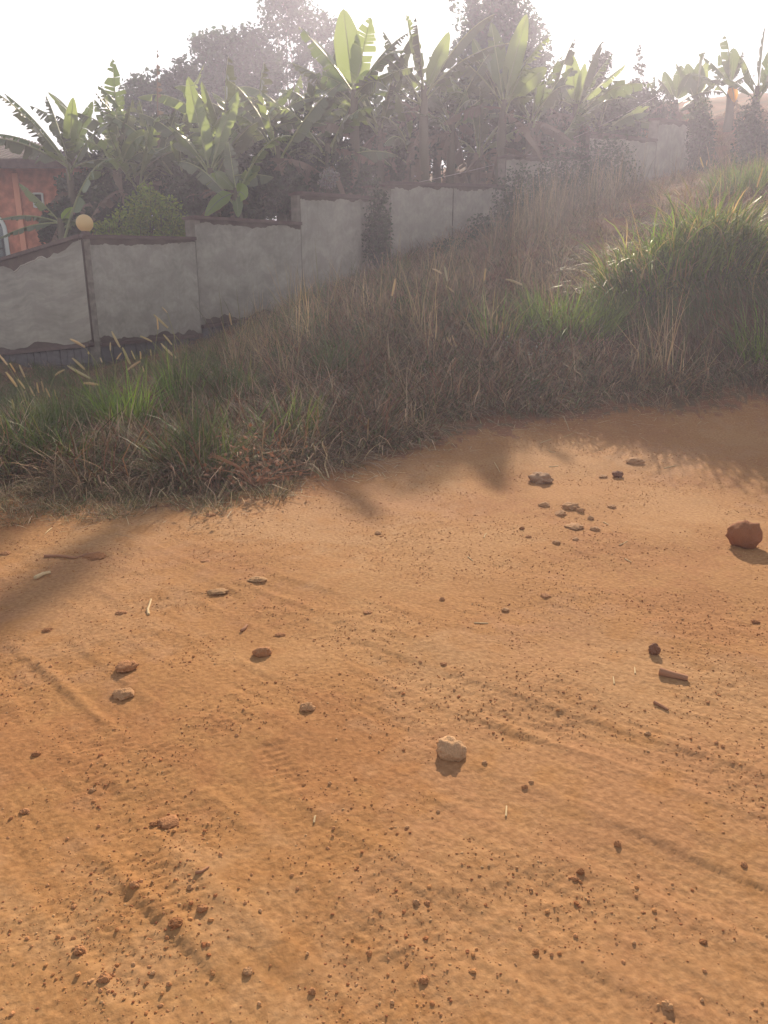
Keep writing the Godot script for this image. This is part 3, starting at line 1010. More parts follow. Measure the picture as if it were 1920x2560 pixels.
	banana("banana plant with one pale upright leaf and a long slanting one at the skyline", 1440, 260, 25.0, [[1428, 132, 0.0, 0.24, 0.05, 0.0, 5, 8, "banana_c"], [1458, 162, 0.2, 0.16, 0.1, 0.02, 15, 15, "banana_c"], [1562, 163, 0.1, 0.19, 0.3, 0.06, 55, 40, "banana_c"], [1390, 200, 0.2, 0.2, 0.4, 0.15, 45, 30, "banana_a"], [1350, 260, 0.2, 0.2, 0.6, 0.25, 65, 50, "banana_b"]], 8, C, 0.13)
	# the crowded plants inside the clumps, mostly dark leaves
	for a in [[245, 400, 20.2, "wedged behind the comb torn leaf", 12], [345, 440, 18.6, "just behind the leafy shrub", 12], [455, 430, 18.9, "beside the broad yellow green leaf", 12], [430, 350, 21.0, "under the low rounded tree", 12], [560, 330, 20.5, "in front of the dome shaped tree", 12], [690, 350, 19.6, "above the arched gap of the wall", 12], [770, 300, 21.5, "under the bow shaped leaf", 13], [820, 360, 20.2, "behind the straw coloured tuft", 12], [950, 290, 21.6, "between the two skyline banana plants", 13], [1030, 360, 21.8, "low behind the middle wall bays", 11], [1130, 290, 22.5, "left of the leafy tree's trunk", 13], [1200, 360, 22.8, "low behind the wall under the leafy tree", 11], [1330, 290, 23.5, "right of the leafy tree's trunk", 13], [1390, 350, 24.0, "low in front of the pale upright leaf", 11], [1500, 300, 26.0, "under the long slanting leaf", 11], [720, 265, 23.0, "right under the tall gum tree", 9], [805, 250, 24.0, "beside the two upright bright leaves", 9], [985, 245, 23.5, "behind the two skyline banana plants", 9], [1095, 255, 23.8, "under the dipping midrib", 9], [1185, 255, 24.5, "at the left foot of the leafy tree", 9], [1375, 265, 25.0, "between the leafy tree and the pale upright leaf", 9], [1640, 290, 29.5, "on the bare shoulder of the ridge", 6]]:
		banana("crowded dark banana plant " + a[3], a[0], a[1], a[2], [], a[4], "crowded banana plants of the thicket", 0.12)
	var R := "banana plants along the ridge"
	banana("dark banana plant with short pointed leaves on the ridge", 1690, 250, 29.0, [[1660, 178, 0.0, 0.22, 0.2, 0.02, 15, 15, "banana_a"], [1700, 165, 0.1, 0.25, 0.2, 0.0, 8, 10, "banana_a"], [1640, 200, 0.2, 0.2, 0.5, 0.15, 50, 40, "banana_b"], [1725, 185, 0.1, 0.22, 0.2, 0.05, 15, 15, "banana_a"]], 4, R, 0.12)
	banana("dark banana plant with upright spear leaves on the ridge", 1740, 245, 29.5, [[1718, 158, 0.0, 0.26, 0.15, 0.0, 5, 10, "banana_a"], [1742, 160, 0.2, 0.24, 0.15, 0.0, -5, 10, "banana_a"], [1765, 150, 0.1, 0.22, 0.3, 0.03, 20, 20, "banana_c"], [1790, 200, 0.2, 0.2, 0.5, 0.2, 60, 40, "banana_b"]], 4, R, 0.12)
	banana("banana plant with open fanned leaves and an orange withered leaf on the ridge", 1828, 205, 28.0, [[1755, 145, 0.1, 0.22, 0.6, 0.12, 60, 40, "banana_a"], [1798, 135, 0.0, 0.2, 0.4, 0.05, 25, 25, "banana_a"], [1830, 122, 0.1, 0.26, 0.2, 0.0, 5, 8, "banana_a"], [1850, 132, 0.2, 0.2, 0.6, 0.08, 55, 40, "banana_b"], [1885, 190, 0.1, 0.2, 0.6, 0.25, 70, 50, "banana_b"], [1770, 205, 0.2, 0.2, 0.5, 0.22, 70, 50, "banana_b"], [1824, 262, 0.35, 0.15, 0.1, 0.28, 10, 5, "banana_orange"]], 2, R, 0.12)
	banana("banana plant with big leaves reaching past the right edge of the ridge", 1895, 215, 26.0, [[1930, 120, 0.1, 0.28, 0.3, 0.08, 20, 20, "banana_a"], [1905, 70, 0.2, 0.14, 0.5, 0.1, 70, 40, "banana_b"], [1850, 165, 0.1, 0.2, 0.5, 0.12, 60, 40, "banana_a"], [1960, 190, 0.2, 0.26, 0.4, 0.2, 50, 30, "banana_a"]], 4, R, 0.13)


# ---------------------------------------------------------------- shrubs
func shrub(called: String, label: String, px: float, dist: float, lobes: Array, leaf: float, count: int, m: StandardMaterial3D, group := "") -> void:
	var foot := spot(px, 900.0, dist)
	foot.y = terrain(foot.x, dist) - 0.05
	var t := thing(called, label, "shrub", foot, group)
	var scale := dist / FOCAL * 1.04
	var b := Builder.new()
	var s := Builder.new()
	var total := 0.0
	for l in lobes:
		total += l[2] * l[2] * l[3]
	for l in lobes:
		var c: Vector3 = spot(l[0], l[1], dist) - foot + Vector3(0, 0, l[4])
		for k in 5:
			var tip := c + Vector3(rng.randf_range(-0.7, 0.7) * l[2], rng.randf_range(-0.2, 0.9) * l[3], rng.randf_range(-0.7, 0.7) * l[2]) * scale
			s.tube([Vector3(rng.randf_range(-0.08, 0.08), 0, rng.randf_range(-0.08, 0.08)), c * 0.5 + Vector3(rng.randf_range(-0.1, 0.1), 0, 0), tip], [0.018, 0.012, 0.004], 4, Color.WHITE, false)
		var n := int(count * l[2] * l[2] * l[3] / total)
		for k in n:
			var dv := Vector3(rng.randfn(), rng.randfn(), rng.randfn()).normalized()
			var r := pow(rng.randf(), 0.4) * (1.0 + 0.35 * n_gap.get_noise_3d(dv.x * 3.0 + c.x * 3.0, dv.y * 3.0 + c.y, dv.z * 3.0))
			leaf_face(b, c + Vector3(dv.x * l[2], dv.y * l[3], dv.z * l[2]) * scale * r, leaf * rng.randf_range(0.6, 1.3), rng.randf_range(0.15, 0.36))
	part("stems", s.mesh(M.bark, true, false), t, Vector3.ZERO, "stuff")
	part("foliage", b.mesh(m), t, Vector3.ZERO, "stuff")


func build_shrubs() -> void:
	shrub("leafy_shrub", "bright green leafy shrub rising behind the low wall beside the globe lamp", 370, 16.4, [[375, 520, 52, 42, 0.0], [330, 555, 48, 40, 0.1], [420, 545, 48, 48, 0.1], [370, 480, 26, 24, 0.0], [455, 575, 34, 36, 0.2], [345, 600, 70, 40, 0.0], [430, 610, 60, 36, 0.0]], 0.085, 4600, M.leaf_bush)
	shrub("small_shrub", "small yellow green seedling between the globe lamp and the leafy shrub", 255, 15.9, [[250, 575, 20, 18, 0.0], [268, 560, 12, 14, 0.0], [262, 600, 24, 18, 0.0]], 0.085, 330, M.leaf_bush)
	shrub("straw_shrub", "straw coloured dry bush tuft at the top of the grey wall", 820, 18.6, [[825, 440, 22, 15, 0.0], [818, 458, 20, 12, 0.0]], 0.07, 700, M.grass_dry)
	# weeds and creepers grown up in front of the middle and far wall bays
	for a in [[945, 560, 18.4, 30, 90, 1500, "creeper bush climbing the gap between the wall bays"], [1215, 590, 19.2, 45, 50, 1300, "dark weedy bush at the foot of the wall below the wire"], [1300, 500, 20.2, 60, 75, 2200, "tall dark weedy bush hiding the wall under the leafy tree"], [1400, 450, 21.2, 60, 75, 2200, "tall dark weedy bush hiding the wall beside the long slanting leaf"], [1510, 410, 22.6, 65, 65, 2200, "tall dark weedy bush hiding the last but one wall bay"], [1130, 640, 18.2, 50, 40, 1200, "low dark weedy bush below the middle wall bays"]]:
		shrub("weedy_bush", a[6], a[0], a[2], [[a[0], a[1], a[3], a[4], 0.0], [a[0] - a[3] * 0.6, a[1] + a[4] * 0.5, a[3] * 0.7, a[4] * 0.6, 0.1], [a[0] + a[3] * 0.6, a[1] + a[4] * 0.5, a[3] * 0.7, a[4] * 0.6, 0.0]], 0.09, a[5], M.leaf_dark, "weedy bushes along the wall")
	# broad leaved weeds among the grass of the bank
	for a in [[705, 880, "broad leaved weed in the dry grass below the tall wall bay"], [905, 830, "broad leaved weed in the dry grass below the creeper bush"], [560, 960, "broad leaved weed beside the leafy tussock near the ledge"], [1060, 920, "broad leaved weed near the three pale foxtail heads"], [1185, 800, "broad leaved weed beside the yellow green tussock"], [880, 1010, "broad leaved weed near the collapsed straw tussock"], [1010, 760, "broad leaved weed in the open middle of the bank"], [1330, 960, "broad leaved weed under the whitish plumes"]]:
		var g := ground_at(a[0], a[1] + 25.0)
		shrub("broadleaf_weed", a[2], a[0], -g.z, [[a[0], a[1], 24, 18, 0.0], [a[0] - 14, a[1] + 12, 22, 14, 0.05], [a[0] + 16, a[1] + 14, 20, 14, 0.0]], 0.055, 260, M.leaf_weed, "broad leaved weeds on the bank")
	shrub("column_shrub", "narrow dark upright shrub at the end of the upper wall", 1752, 24.0, [[1750, 300, 26, 42, 0.0], [1752, 350, 30, 50, 0.0], [1750, 400, 28, 36, 0.0]], 0.10, 3000, M.leaf_dark)
	shrub("ridge_shrub", "dark tangled shrub under the ridge bananas near the right edge", 1860, 24.5, [[1870, 310, 28, 50, 0.0], [1862, 370, 30, 50, 0.1], [1905, 350, 30, 44, 0.0]], 0.10, 2600, M.leaf_dark)


# ---------------------------------------------------------------- grass
# one blade: a narrow tapered strip from a root, leaning in direction dir and bending over
func blade(b: Builder, root: Vector3, dir: Vector3, length: float, bend: float, width: float, col: Color, seg := 4) -> void:
	var side := dir.cross(Vector3.UP)
	side = side.normalized() if side.length() > 0.05 else Vector3(1, 0, 0)
	side = side.rotated(Vector3.UP, rng.randf_range(-0.9, 0.9))
	var flat := Vector3(dir.x, 0, dir.z)
	flat = flat.normalized() if flat.length() > 0.02 else Vector3(rng.randfn(), 0, rng.randfn()).normalized()
	var p := root
	var d := dir.normalized()
	var la := b.vert(p - side * width * 0.5, col)
	var lb := b.vert(p + side * width * 0.5, col)
	for k in seg:
		var t := (k + 1.0) / seg
		d = (d + (flat * 0.35 + Vector3.DOWN) * bend / seg * (0.5 + t)).normalized()
		if seg > 3 and k == seg / 2 and rng.randf() < 0.3:
			d = (d + Vector3(rng.randfn(), rng.randfn() * 0.6 - 0.2, rng.randfn()) * 0.6).normalized()
		p += d * length / seg
		if k == seg - 1:
			var e := b.vert(p, col)
			b.tri(la, e, lb)
		else:
			var w := width * (1.0 - 0.75 * t * t)
			var na := b.vert(p - side * w * 0.5, col)
			var nb := b.vert(p + side * w * 0.5, col)
			b.quad(la, na, nb, lb)
			la = na
			lb = nb


func tone(base: Vector3, spread: float) -> Color:
	var k := 1.0 + rng.randfn() * spread
	k = clampf(k, 0.45, 1.9)
	return Color(base.x * k * rng.randf_range(0.9, 1.12), base.y * k, base.z * k * rng.randf_range(0.85, 1.15))


const GREEN := Vector3(0.125, 0.165, 0.052)
const LIME := Vector3(0.20, 0.29, 0.06)
const OLIVE := Vector3(0.135, 0.145, 0.06)
const TAN := Vector3(0.33, 0.225, 0.14)
const STRAW := Vector3(0.50, 0.38, 0.22)
const RUST := Vector3(0.20, 0.105, 0.065)


func clump(kind: int) -> ArrayMesh:
	var b := Builder.new()
	var n: int = [28, 32, 30, 20, 34][kind]
	for k in n:
		var a := rng.randf() * TAU
		var r: float = sqrt(rng.randf()) * [0.10, 0.16, 0.12, 0.12, 0.16][kind]
		var root := Vector3(cos(a) * r, -0.02, sin(a) * r)
		var a2 := a + rng.randfn() * 0.8
		var out := Vector3(cos(a2), 0, sin(a2))
		match kind:
			0: # green upright
				blade(b, root, Vector3.UP + out * rng.randf_range(0.1, 0.5), rng.randf_range(0.28, 0.58), rng.randf_range(0.3, 1.3), 0.011, tone(GREEN if rng.randf() < 0.75 else OLIVE, 0.2))
			1: # dry tangle
				blade(b, root, Vector3.UP * rng.randf_range(0.2, 1.0) + out * rng.randf_range(0.3, 1.0), rng.randf_range(0.22, 0.60), rng.randf_range(0.3, 2.2), 0.009, tone([TAN, TAN, RUST, OLIVE, STRAW][rng.randi() % 5], 0.32))
			2: # short fringe
				blade(b, root, Vector3.UP + out * rng.randf_range(0.2, 1.2), rng.randf_range(0.05, 0.16), rng.randf_range(0.3, 1.6), 0.005, tone([TAN, OLIVE, STRAW, TAN][rng.randi() % 4], 0.2), 3)
			3: # tall thin stalks
				blade(b, root, Vector3.UP + out * rng.randf_range(0.02, 0.35), rng.randf_range(0.5, 1.15), rng.randf_range(0.0, 0.7), 0.009, tone([TAN, OLIVE, STRAW][rng.randi() % 3], 0.2), 5)
			4: # olive mixed
				blade(b, root, Vector3.UP * rng.randf_range(0.4, 1.0) + out * rng.randf_range(0.2, 0.8), rng.randf_range(0.25, 0.55), rng.randf_range(0.4, 1.8), 0.010, tone([OLIVE, TAN, TAN, OLIVE, RUST][rng.randi() % 5], 0.3))
	return b.mesh(M.grass_blade if kind == 0 else M.grass_dry)


func scatter(called: String, label: String, kind: int, spots: Array) -> void:
	# three kinds of tuft keep the repeats from showing
	var root := Node3D.new()
	root.name = numbered(called)
	add_child(root)
	tag(root, label, "grass", "", "stuff")
	var share := [[], [], [], []]
	for s in spots:
		share[rng.randi() % 4].append(s)
	for g in share:
		var mm := MultiMesh.new()
		mm.transform_format = MultiMesh.TRANSFORM_3D
		mm.use_colors = true
		mm.mesh = clump(kind)
		mm.instance_count = g.size()
		for k in g.size():
			var s: Array = g[k]
			var bs := Basis(Vector3.UP, rng.randf() * TAU).scaled(Vector3(s[1] * rng.randf_range(0.8, 1.2), s[1] * rng.randf_range(0.75, 1.25), s[1]))
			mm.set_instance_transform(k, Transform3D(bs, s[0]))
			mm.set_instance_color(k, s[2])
		var mi := MultiMeshInstance3D.new()
		mi.multimesh = mm
		mi.name = "tufts"
		mi.set_meta("kind", "stuff")
		root.add_child(mi, true)


func land_y(x: float, d: float) -> float:
	return surface_y(x, d) if x > -6.3 and x < 8.3 and d < 10.8 else terrain(x, d)


func build_grass() -> void:
	var green := []
	var dry := []
	var fringe := []
	var tall := []
	var mixed := []
	for k in 30000:
		var d := rng.randf_range(4.8, 30.0)
		if rng.randf() > clampf(9.0 / d, 0.22, 1.0):
			continue
		var x := rng.randf_range(-0.62, 0.66) * d
		var past := d - edge(x)
		if past < 0.0:
			continue
		var n := n_low.get_noise_2d(x * 0.8 + 20.0, d * 0.8)
		var n2 := n_low.get_noise_2d(x * 1.6 - 40.0, d * 1.6)
		# the bare strip of shaded earth under the bank
		var bare := smoothstep(-0.6, 0.3, x) * (1.0 - smoothstep(0.15, 0.7, past - 0.25 * n))
		if rng.randf() < bare * 0.90:
			continue
		if bare > 0.5:
			dry.append([Vector3(x, land_y(x, d) - 0.01, -d), rng.randf_range(0.2, 0.5), Color.WHITE])
			continue
		# the tussock's own mound stays free of scattered tufts
		if absf(x - 4.25) < 1.6 and d > 8.9 and d < 11.6:
			continue
		var low := lerpf(1.0, 0.5, (1.0 - smoothstep(-3.0, -1.0, x)) * smoothstep(0.6, 2.4, past))
		if d > 13.0 and rng.randf() < 0.25:
			continue
		var p := Vector3(x, land_y(x, d) - 0.01, -d)
		var tint := Color.WHITE * rng.randf_range(0.8, 1.15)
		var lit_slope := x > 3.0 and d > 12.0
		if past < 0.45 + 0.5 * n and x < 0.3:
			if rng.randf() < 0.7:
				dry.append([p, rng.randf_range(0.35, 0.7), tint])
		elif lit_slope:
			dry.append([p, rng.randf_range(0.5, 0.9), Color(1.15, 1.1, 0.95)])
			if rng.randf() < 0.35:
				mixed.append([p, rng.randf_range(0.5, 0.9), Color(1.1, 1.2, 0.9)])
		elif n + 0.5 * n2 - 0.12 * (x + 2.9) > 0.16:
			(green if rng.randf() < 0.35 else mixed).append([p, rng.randf_range(0.8, 1.25) * low, tint])
		else:
			(mixed if rng.randf() < 0.35 else dry).append([p, rng.randf_range(0.75, 1.25) * low, tint])
		if d > 8.5 and x > -2.5 and rng.randf() < 0.02:
			tall.append([p, rng.randf_range(0.7, 1.1), tint])
	# tall stalks standing in front of the far wall bays
	for k in 90:
		var px := rng.randf_range(1240, 1580)
		var dist := lerpf(18.0, 22.5, (px - 1230) / 410.0) + rng.randf_range(-2.0, 1.0)
		var q := spot(px, 700, dist)
		tall.append([Vector3(q.x, land_y(q.x, dist), q.z), rng.randf_range(0.6, 1.15), Color.WHITE * rng.randf_range(0.6, 1.0)])
	# thin short grass creeping out on to the road at the left
	for k in 1500:
		var x := rng.randf_range(-3.4, -0.7)
		var d := edge(x) + rng.randf_range(-0.55, 0.25)
		if n_low.get_noise_2d(x * 2.2, d * 2.2 + 70.0) + (d - edge(x)) * 0.9 > -0.25:
			fringe.append([Vector3(x, land_y(x, d) - 0.004, -d), rng.randf_range(0.45, 1.0), Color.WHITE * rng.randf_range(0.85, 1.15)])
	scatter("green_grass", "green grass growing on the bank along the wall", 0, green)
	scatter("dry_grass", "tangled dry brown grass covering the bank", 1, dry)
	scatter("short_grass", "short dry grass creeping out on to the dirt road", 2, fringe)
	scatter("tall_grass", "tall thin dry grass standing on the slope", 3, tall)
	scatter("olive_grass", "dull olive grass mixed through the bank", 4, mixed)


# ---------------------------------------------------------------- single tussocks
# a clump of long blades; roots spread over an ellipse on the ground, blades fan out and arch
func tussock(label: String, c: Vector3, rx: float, rz: float, count: int, lo: float, hi: float, bend: float, spread: float, width: float, pal: Array, dead: int, group := "") -> void:
	var t := thing("grass_tussock", label, "grass tussock", c, group)
	var b := Builder.new()
	for k in count:
		var a := rng.randf() * TAU
		var r := sqrt(rng.randf())
		var q := Vector3(cos(a) * r * rx, 0, sin(a) * r * rz)
		q.y = land_y(c.x + q.x, -(c.z + q.z)) - c.y - 0.02
		var a2 := a + rng.randfn() * 0.7
		blade(b, q, Vector3.UP + Vector3(cos(a2), 0, sin(a2)) * rng.randf_range(0.0, spread), rng.randf_range(lo, hi), rng.randf_range(0.2, 1.0) * bend, width * rng.randf_range(0.7, 1.25), tone(pal[rng.randi() % pal.size()], 0.18), 6)
	part("green_blades", b.mesh(M.grass_blade), t, Vector3.ZERO, "stuff")
	if dead > 0:
		b = Builder.new()
		for k in dead:
			var a := rng.randf() * TAU
			var r := sqrt(rng.randf())
			var q := Vector3(cos(a) * r * rx, 0, sin(a) * r * rz)
			q.y = land_y(c.x + q.x, -(c.z + q.z)) - c.y - 0.02
			blade(b, q, Vector3.UP * rng.randf_range(0.3, 0.9) + Vector3(cos(a), 0, sin(a)), rng.randf_range(lo, hi), rng.randf_range(0.8, 2.2), width * 0.8, tone([TAN, RUST, TAN, STRAW][rng.randi() % 4], 0.22), 6)
		part("dead_blades", b.mesh(M.grass_dry), t, Vector3.ZERO, "stuff")


func build_tussocks() -> void:
	# the great tussock on the bank: green crest, and a curtain of old blades hanging down its face
	var c := Vector3(4.3, 0, -10.6)
	c.y = land_y(c.x, 10.6)
	var t := thing("giant_tussock", "huge green crested grass tussock with brown blades hanging down its face", "grass tussock", c)
	var g := Builder.new()
	for k in 4200:
		var a := rng.randf() * TAU
		var r := sqrt(rng.randf())
		var q := Vector3(cos(a) * r * 1.45, 0, sin(a) * r * 0.6 - 0.1)
		q.y = land_y(c.x + q.x, -(c.z + q.z)) - c.y - 0.02
		var out := Vector3(q.x * 0.42 + rng.randfn() * 0.4, 0, q.z * 0.7 + 0.2 + rng.randfn() * 0.4)
		var long := rng.randf_range(0.3, 0.8) * (1.7 if rng.randf() < 0.22 else 1.0)
		blade(g, q, Vector3.UP + out * rng.randf_range(0.15, 0.9), long, rng.randf_range(0.2, 0.9) + long * 0.7, 0.020 * rng.randf_range(0.5, 1.4), tone([GREEN, LIME, LIME, OLIVE, GREEN, LIME, STRAW][rng.randi() % 7], 0.22), 7)
	part("green_blades", g.mesh(M.grass_blade), t, Vector3.ZERO, "stuff")
	var h := Builder.new()
	for k in 7800:
		var u := rng.randf_range(-1.0, 1.0)
		var z := rng.randf_range(0.2, 1.75)
		var q := Vector3(u * 1.75, 0, z * (1.0 - 0.3 * u * u))
		q.y = land_y(c.x + q.x, -(c.z + q.z)) - c.y
		blade(h, q, Vector3(u * 0.5 + rng.randfn() * 0.25, rng.randf_range(0.1, 0.5), 0.7 + rng.randf() * 0.4), rng.randf_range(0.3, 0.8), rng.randf_range(1.2, 2.4), 0.010 * rng.randf_range(0.7, 1.3), tone(([OLIVE, GREEN, GREEN, TAN][rng.randi() % 4] if z < 0.62 else [TAN, RUST, OLIVE, TAN][rng.randi() % 4]) * 0.65, 0.25), 6)  # blade colours darkened to paint in the shade below the crest
	part("hanging_blades", h.mesh(M.grass_dry), t, Vector3.ZERO, "stuff")
	var f := Builder.new()
	for k in 320:
		var u := rng.randf_range(-1.0, 1.0)
		var q := Vector3(u * 1.6, 0, rng.randf_range(-0.4, 0.4))
		q.y = land_y(c.x + q.x, -(c.z + q.z)) - c.y
		blade(f, q, Vector3.UP + Vector3(u * 0.6 + rng.randfn() * 0.3, 0, rng.randfn() * 0.4), rng.randf_range(0.8, 1.35), rng.randf_range(0.3, 1.4), 0.009, tone([STRAW, LIME, TAN][rng.randi() % 3], 0.15), 8)
	part("long_blades", f.mesh(M.grass_blade), t, Vector3.ZERO, "stuff")
	# smaller ones
	tussock("bright green grass tussock tucked against the foot of the giant tussock", ground_at(1420, 850), 0.6, 0.4, 900, 0.35, 0.85, 1.2, 0.9, 0.014, [LIME, GREEN, LIME], 60)
	tussock("bright green grass tussock growing among the foxtails below the wall", ground_at(320, 1075), 0.26, 0.2, 260, 0.35, 0.78, 0.9, 0.8, 0.010, [LIME, GREEN, LIME], 50)
	tussock("dull green grass tussock drooping towards the road edge", ground_at(500, 1180), 0.30, 0.22, 420, 0.3, 0.62, 1.5, 0.9, 0.008, [GREEN, OLIVE, GREEN], 160)
	tussock("green leafy tussock beside the foxtails near the ledge of the wall", ground_at(450, 1010), 0.2, 0.2, 170, 0.35, 0.8, 0.8, 0.6, 0.011, [GREEN, LIME, OLIVE], 30)
	tussock("shaded blue green tussock below the foxtails", ground_at(150, 1075), 0.45, 0.3, 520, 0.2, 0.5, 1.3, 0.8, 0.009, [GREEN, GREEN, OLIVE], 60)
	tussock("yellow green tussock with stiff blades on the open middle bank", ground_at(1240, 870), 0.25, 0.2, 150, 0.4, 0.85, 0.6, 0.8, 0.012, [LIME, STRAW, OLIVE], 60)
	tussock("green tussock crowning the sunlit slope near the right edge", ground_at(1880, 470), 0.9, 0.6, 700, 0.4, 0.8, 0.9, 0.8, 0.013, [LIME, GREEN, GREEN], 300)
	tussock("dry straw tussock collapsed at the road edge", ground_at(800, 1150), 0.40, 0.25, 30, 0.25, 0.5, 1.8, 1.2, 0.007, [TAN, STRAW], 380)
	tussock("green tussock at the right edge beside the giant tussock", ground_at(1910, 900), 0.35, 0.3, 420, 0.35, 0.7, 1.0, 0.9, 0.012, [GREEN, LIME, OLIVE], 120)


# ---------------------------------------------------------------- foxtail grasses and other seed heads
func foxtail(root: Vector3, head: Vector3, tip: Vector3, label: String, thick: float) -> void:
	var t := thing("foxtail_stalk", label, "foxtail grass", root, "foxtail grass stalks on the bank")
	var h := head - root
	var b := Builder.new()
	var lean := Vector3(h.x * 0.25, h.y * 0.6, h.z * 0.25)
	var pts := []
	var rad := []
	for k in 7:
		var u := k / 6.0
		pts.append(Vector3.ZERO.lerp(lean, u).lerp(lean.lerp(h, u), u))
		rad.append(lerpf(0.0048, 0.0026, u))
	b.tube(pts, rad, 4, Color(0.30, 0.29, 0.13))
	for k in 3:
		blade(b, pts[1 + k], Vector3(rng.randfn(), 0.9, rng.randfn()), rng.randf_range(0.18, 0.35), rng.randf_range(0.5, 1.6), 0.007, tone(GREEN if rng.randf() < 0.5 else TAN, 0.2), 4)
	part("stem", b.mesh(M.grass_dry), t, Vector3.ZERO, "stuff")
	# the head: a soft spindle ringed with fine bristles
	b = Builder.new()
	var e := tip - root
	var ctrl := (h + e) * 0.5 + (h - lean).normalized() * h.distance_to(e) * 0.12
	pts = []
	rad = []
	for k in 9:
		var u := k / 8.0
		pts.append(h.lerp(ctrl, u).lerp(ctrl.lerp(e, u), u))
		rad.append(thick * (0.45 + 0.55 * sin(PI * clampf(u * 0.9 + 0.12, 0, 1))) * (0.5 if k == 8 else 1.0))
	var col := tone(Vector3(0.60, 0.50, 0.31), 0.08)
	b.tube(pts, rad, 7, col)
	for k in 110:
		var i := rng.randi() % 8
		var dv := Vector3(rng.randfn(), rng.randfn(), rng.randfn()).normalized()
		var ax: Vector3 = (pts[i + 1] - pts[i]).normalized()
		dv = (dv - ax * dv.dot(ax)).normalized() + ax * 0.7
		blade(b, pts[i], dv, thick * rng.randf_range(1.7, 2.5), 0.0, 0.0022, col, 1)
	part("seed_head", b.mesh(M.seed_head), t, Vector3.ZERO, "stuff")


func build_foxtails() -> void:
	# [head base px, py, head tip px, py, distance]: the soft heads seen against the bank
	var heads := [
		[18, 912, -4, 885, 8.6], [38, 930, 24, 908, 8.5], [62, 943, 48, 912, 8.5], [42, 967, 14, 930, 8.2], [62, 972, 44, 948, 8.2], [86, 990, 74, 966, 8.3], [97, 982, 92, 956, 8.4], [110, 980, 103, 953, 8.4], [125, 993, 114, 970, 8.4], [143, 998, 136, 974, 8.4],
		[38, 1026, 30, 998, 7.6], [46, 1038, 42, 1028, 7.6], [212, 868, 175, 848, 9.4], [212, 924, 180, 895, 8.8], [225, 946, 168, 914, 8.6], [138, 938, 162, 924, 8.8], [300, 868, 279, 828, 9.6], [325, 910, 306, 868, 9.2], [338, 898, 328, 876, 9.2], [380, 854, 350, 840, 9.8], [248, 962, 208, 958, 8.4], [255, 906, 250, 894, 9.0], [430, 862, 408, 836, 10.0], [440, 895, 402, 858, 9.8], [395, 824, 392, 794, 10.2], [378, 890, 376, 874, 9.4], [222, 885, 220, 881, 9.0], [318, 925, 352, 902, 9.0], [292, 898, 304, 882, 9.2], [276, 876, 276, 856, 9.4], [352, 898, 350, 878, 9.2], [420, 820, 384, 786, 10.4], [418, 782, 405, 768, 10.6], [360, 930, 356, 916, 9.0],
		[579, 812, 574, 782, 11.5], [795, 828, 792, 810, 12.0], [805, 788, 800, 768, 12.5], [842, 790, 828, 772, 12.5], [870, 805, 855, 786, 12.0], [808, 840, 770, 836, 11.5], [800, 920, 815, 908, 10.0], [980, 740, 988, 696, 10.5], [1132, 865, 1116, 842, 9.2], [1125, 860, 1126, 844, 9.2], [1142, 868, 1130, 838, 9.2], [1210, 702, 1214, 671, 10.5], [1240, 812, 1246, 782, 9.6], [1250, 825, 1248, 804, 9.6], [1252, 850, 1250, 832, 9.5], [1118, 703, 1112, 666, 10.6], [1105, 684, 1080, 672, 10.6], [1134, 730, 1114, 714, 10.4], [1305, 712, 1264, 698, 10.5], [1694, 488, 1682, 478, 15.0], [1700, 487, 1686, 474, 15.0], [1758, 418, 1750, 392, 17.0], [1766, 414, 1768, 400, 17.0], [1752, 446, 1746, 454, 16.0], [1892, 468, 1908, 418, 14.0],
	]
	for a in heads:
		var h := spot(a[0], a[1], a[4])
		var tip := spot(a[2], a[3], a[4] - rng.randf_range(-0.06, 0.06))
		var lean := Vector3((h.x - tip.x) * 1.6 + rng.randfn() * 0.05, 0, rng.randfn() * 0.08)
		var root := Vector3(h.x + lean.x, 0, h.z + lean.z)
		root.y = land_y(root.x, -root.z) - 0.01
		if h.y < root.y + 0.15:
			root.y = h.y - 0.3
		var where := "pale foxtail grass head on a thin stem among the grass below the low wall" if a[0] < 460 else ("pale foxtail grass head standing on the middle of the bank" if a[0] < 1400 else "pale foxtail grass head on the upper slope near the end of the wall")
		foxtail(root, h, tip, where, clampf(h.distance_to(tip) * 0.075, 0.009, 0.016))
	# loose whitish flower plumes
	for a in [[1124, 932, 9.0], [1320, 905, 9.0], [1300, 870, 9.2], [1348, 880, 9.2], [1265, 865, 9.3], [1356, 912, 9.1]]:
		var c := spot(a[0], a[1], a[2])
		var root := Vector3(c.x + 0.05, land_y(c.x, a[2]), c.z)
		var t := thing("flower_plume", "loose whitish seed plume on a thin stem in front of the giant tussock", "grass plume", root, "whitish seed plumes on the bank")
		var b := Builder.new()
		var top := c - root + Vector3(0, 0.12, 0)
		b.tube([Vector3.ZERO, top * 0.5 + Vector3(0.02, 0, 0), top], [0.003, 0.0025, 0.0015], 4, Color(TAN.x, TAN.y, TAN.z))
		part("stem", b.mesh(M.grass_dry), t)
		b = Builder.new()
		for k in 46:
			var p := top + Vector3(rng.randfn() * 0.028, -rng.randf() * 0.2, rng.randfn() * 0.028)
			leaf_face(b, p, rng.randf_range(0.014, 0.03), 0.62)
		part("florets", b.mesh(M.seed_head), t, Vector3.ZERO, "stuff")


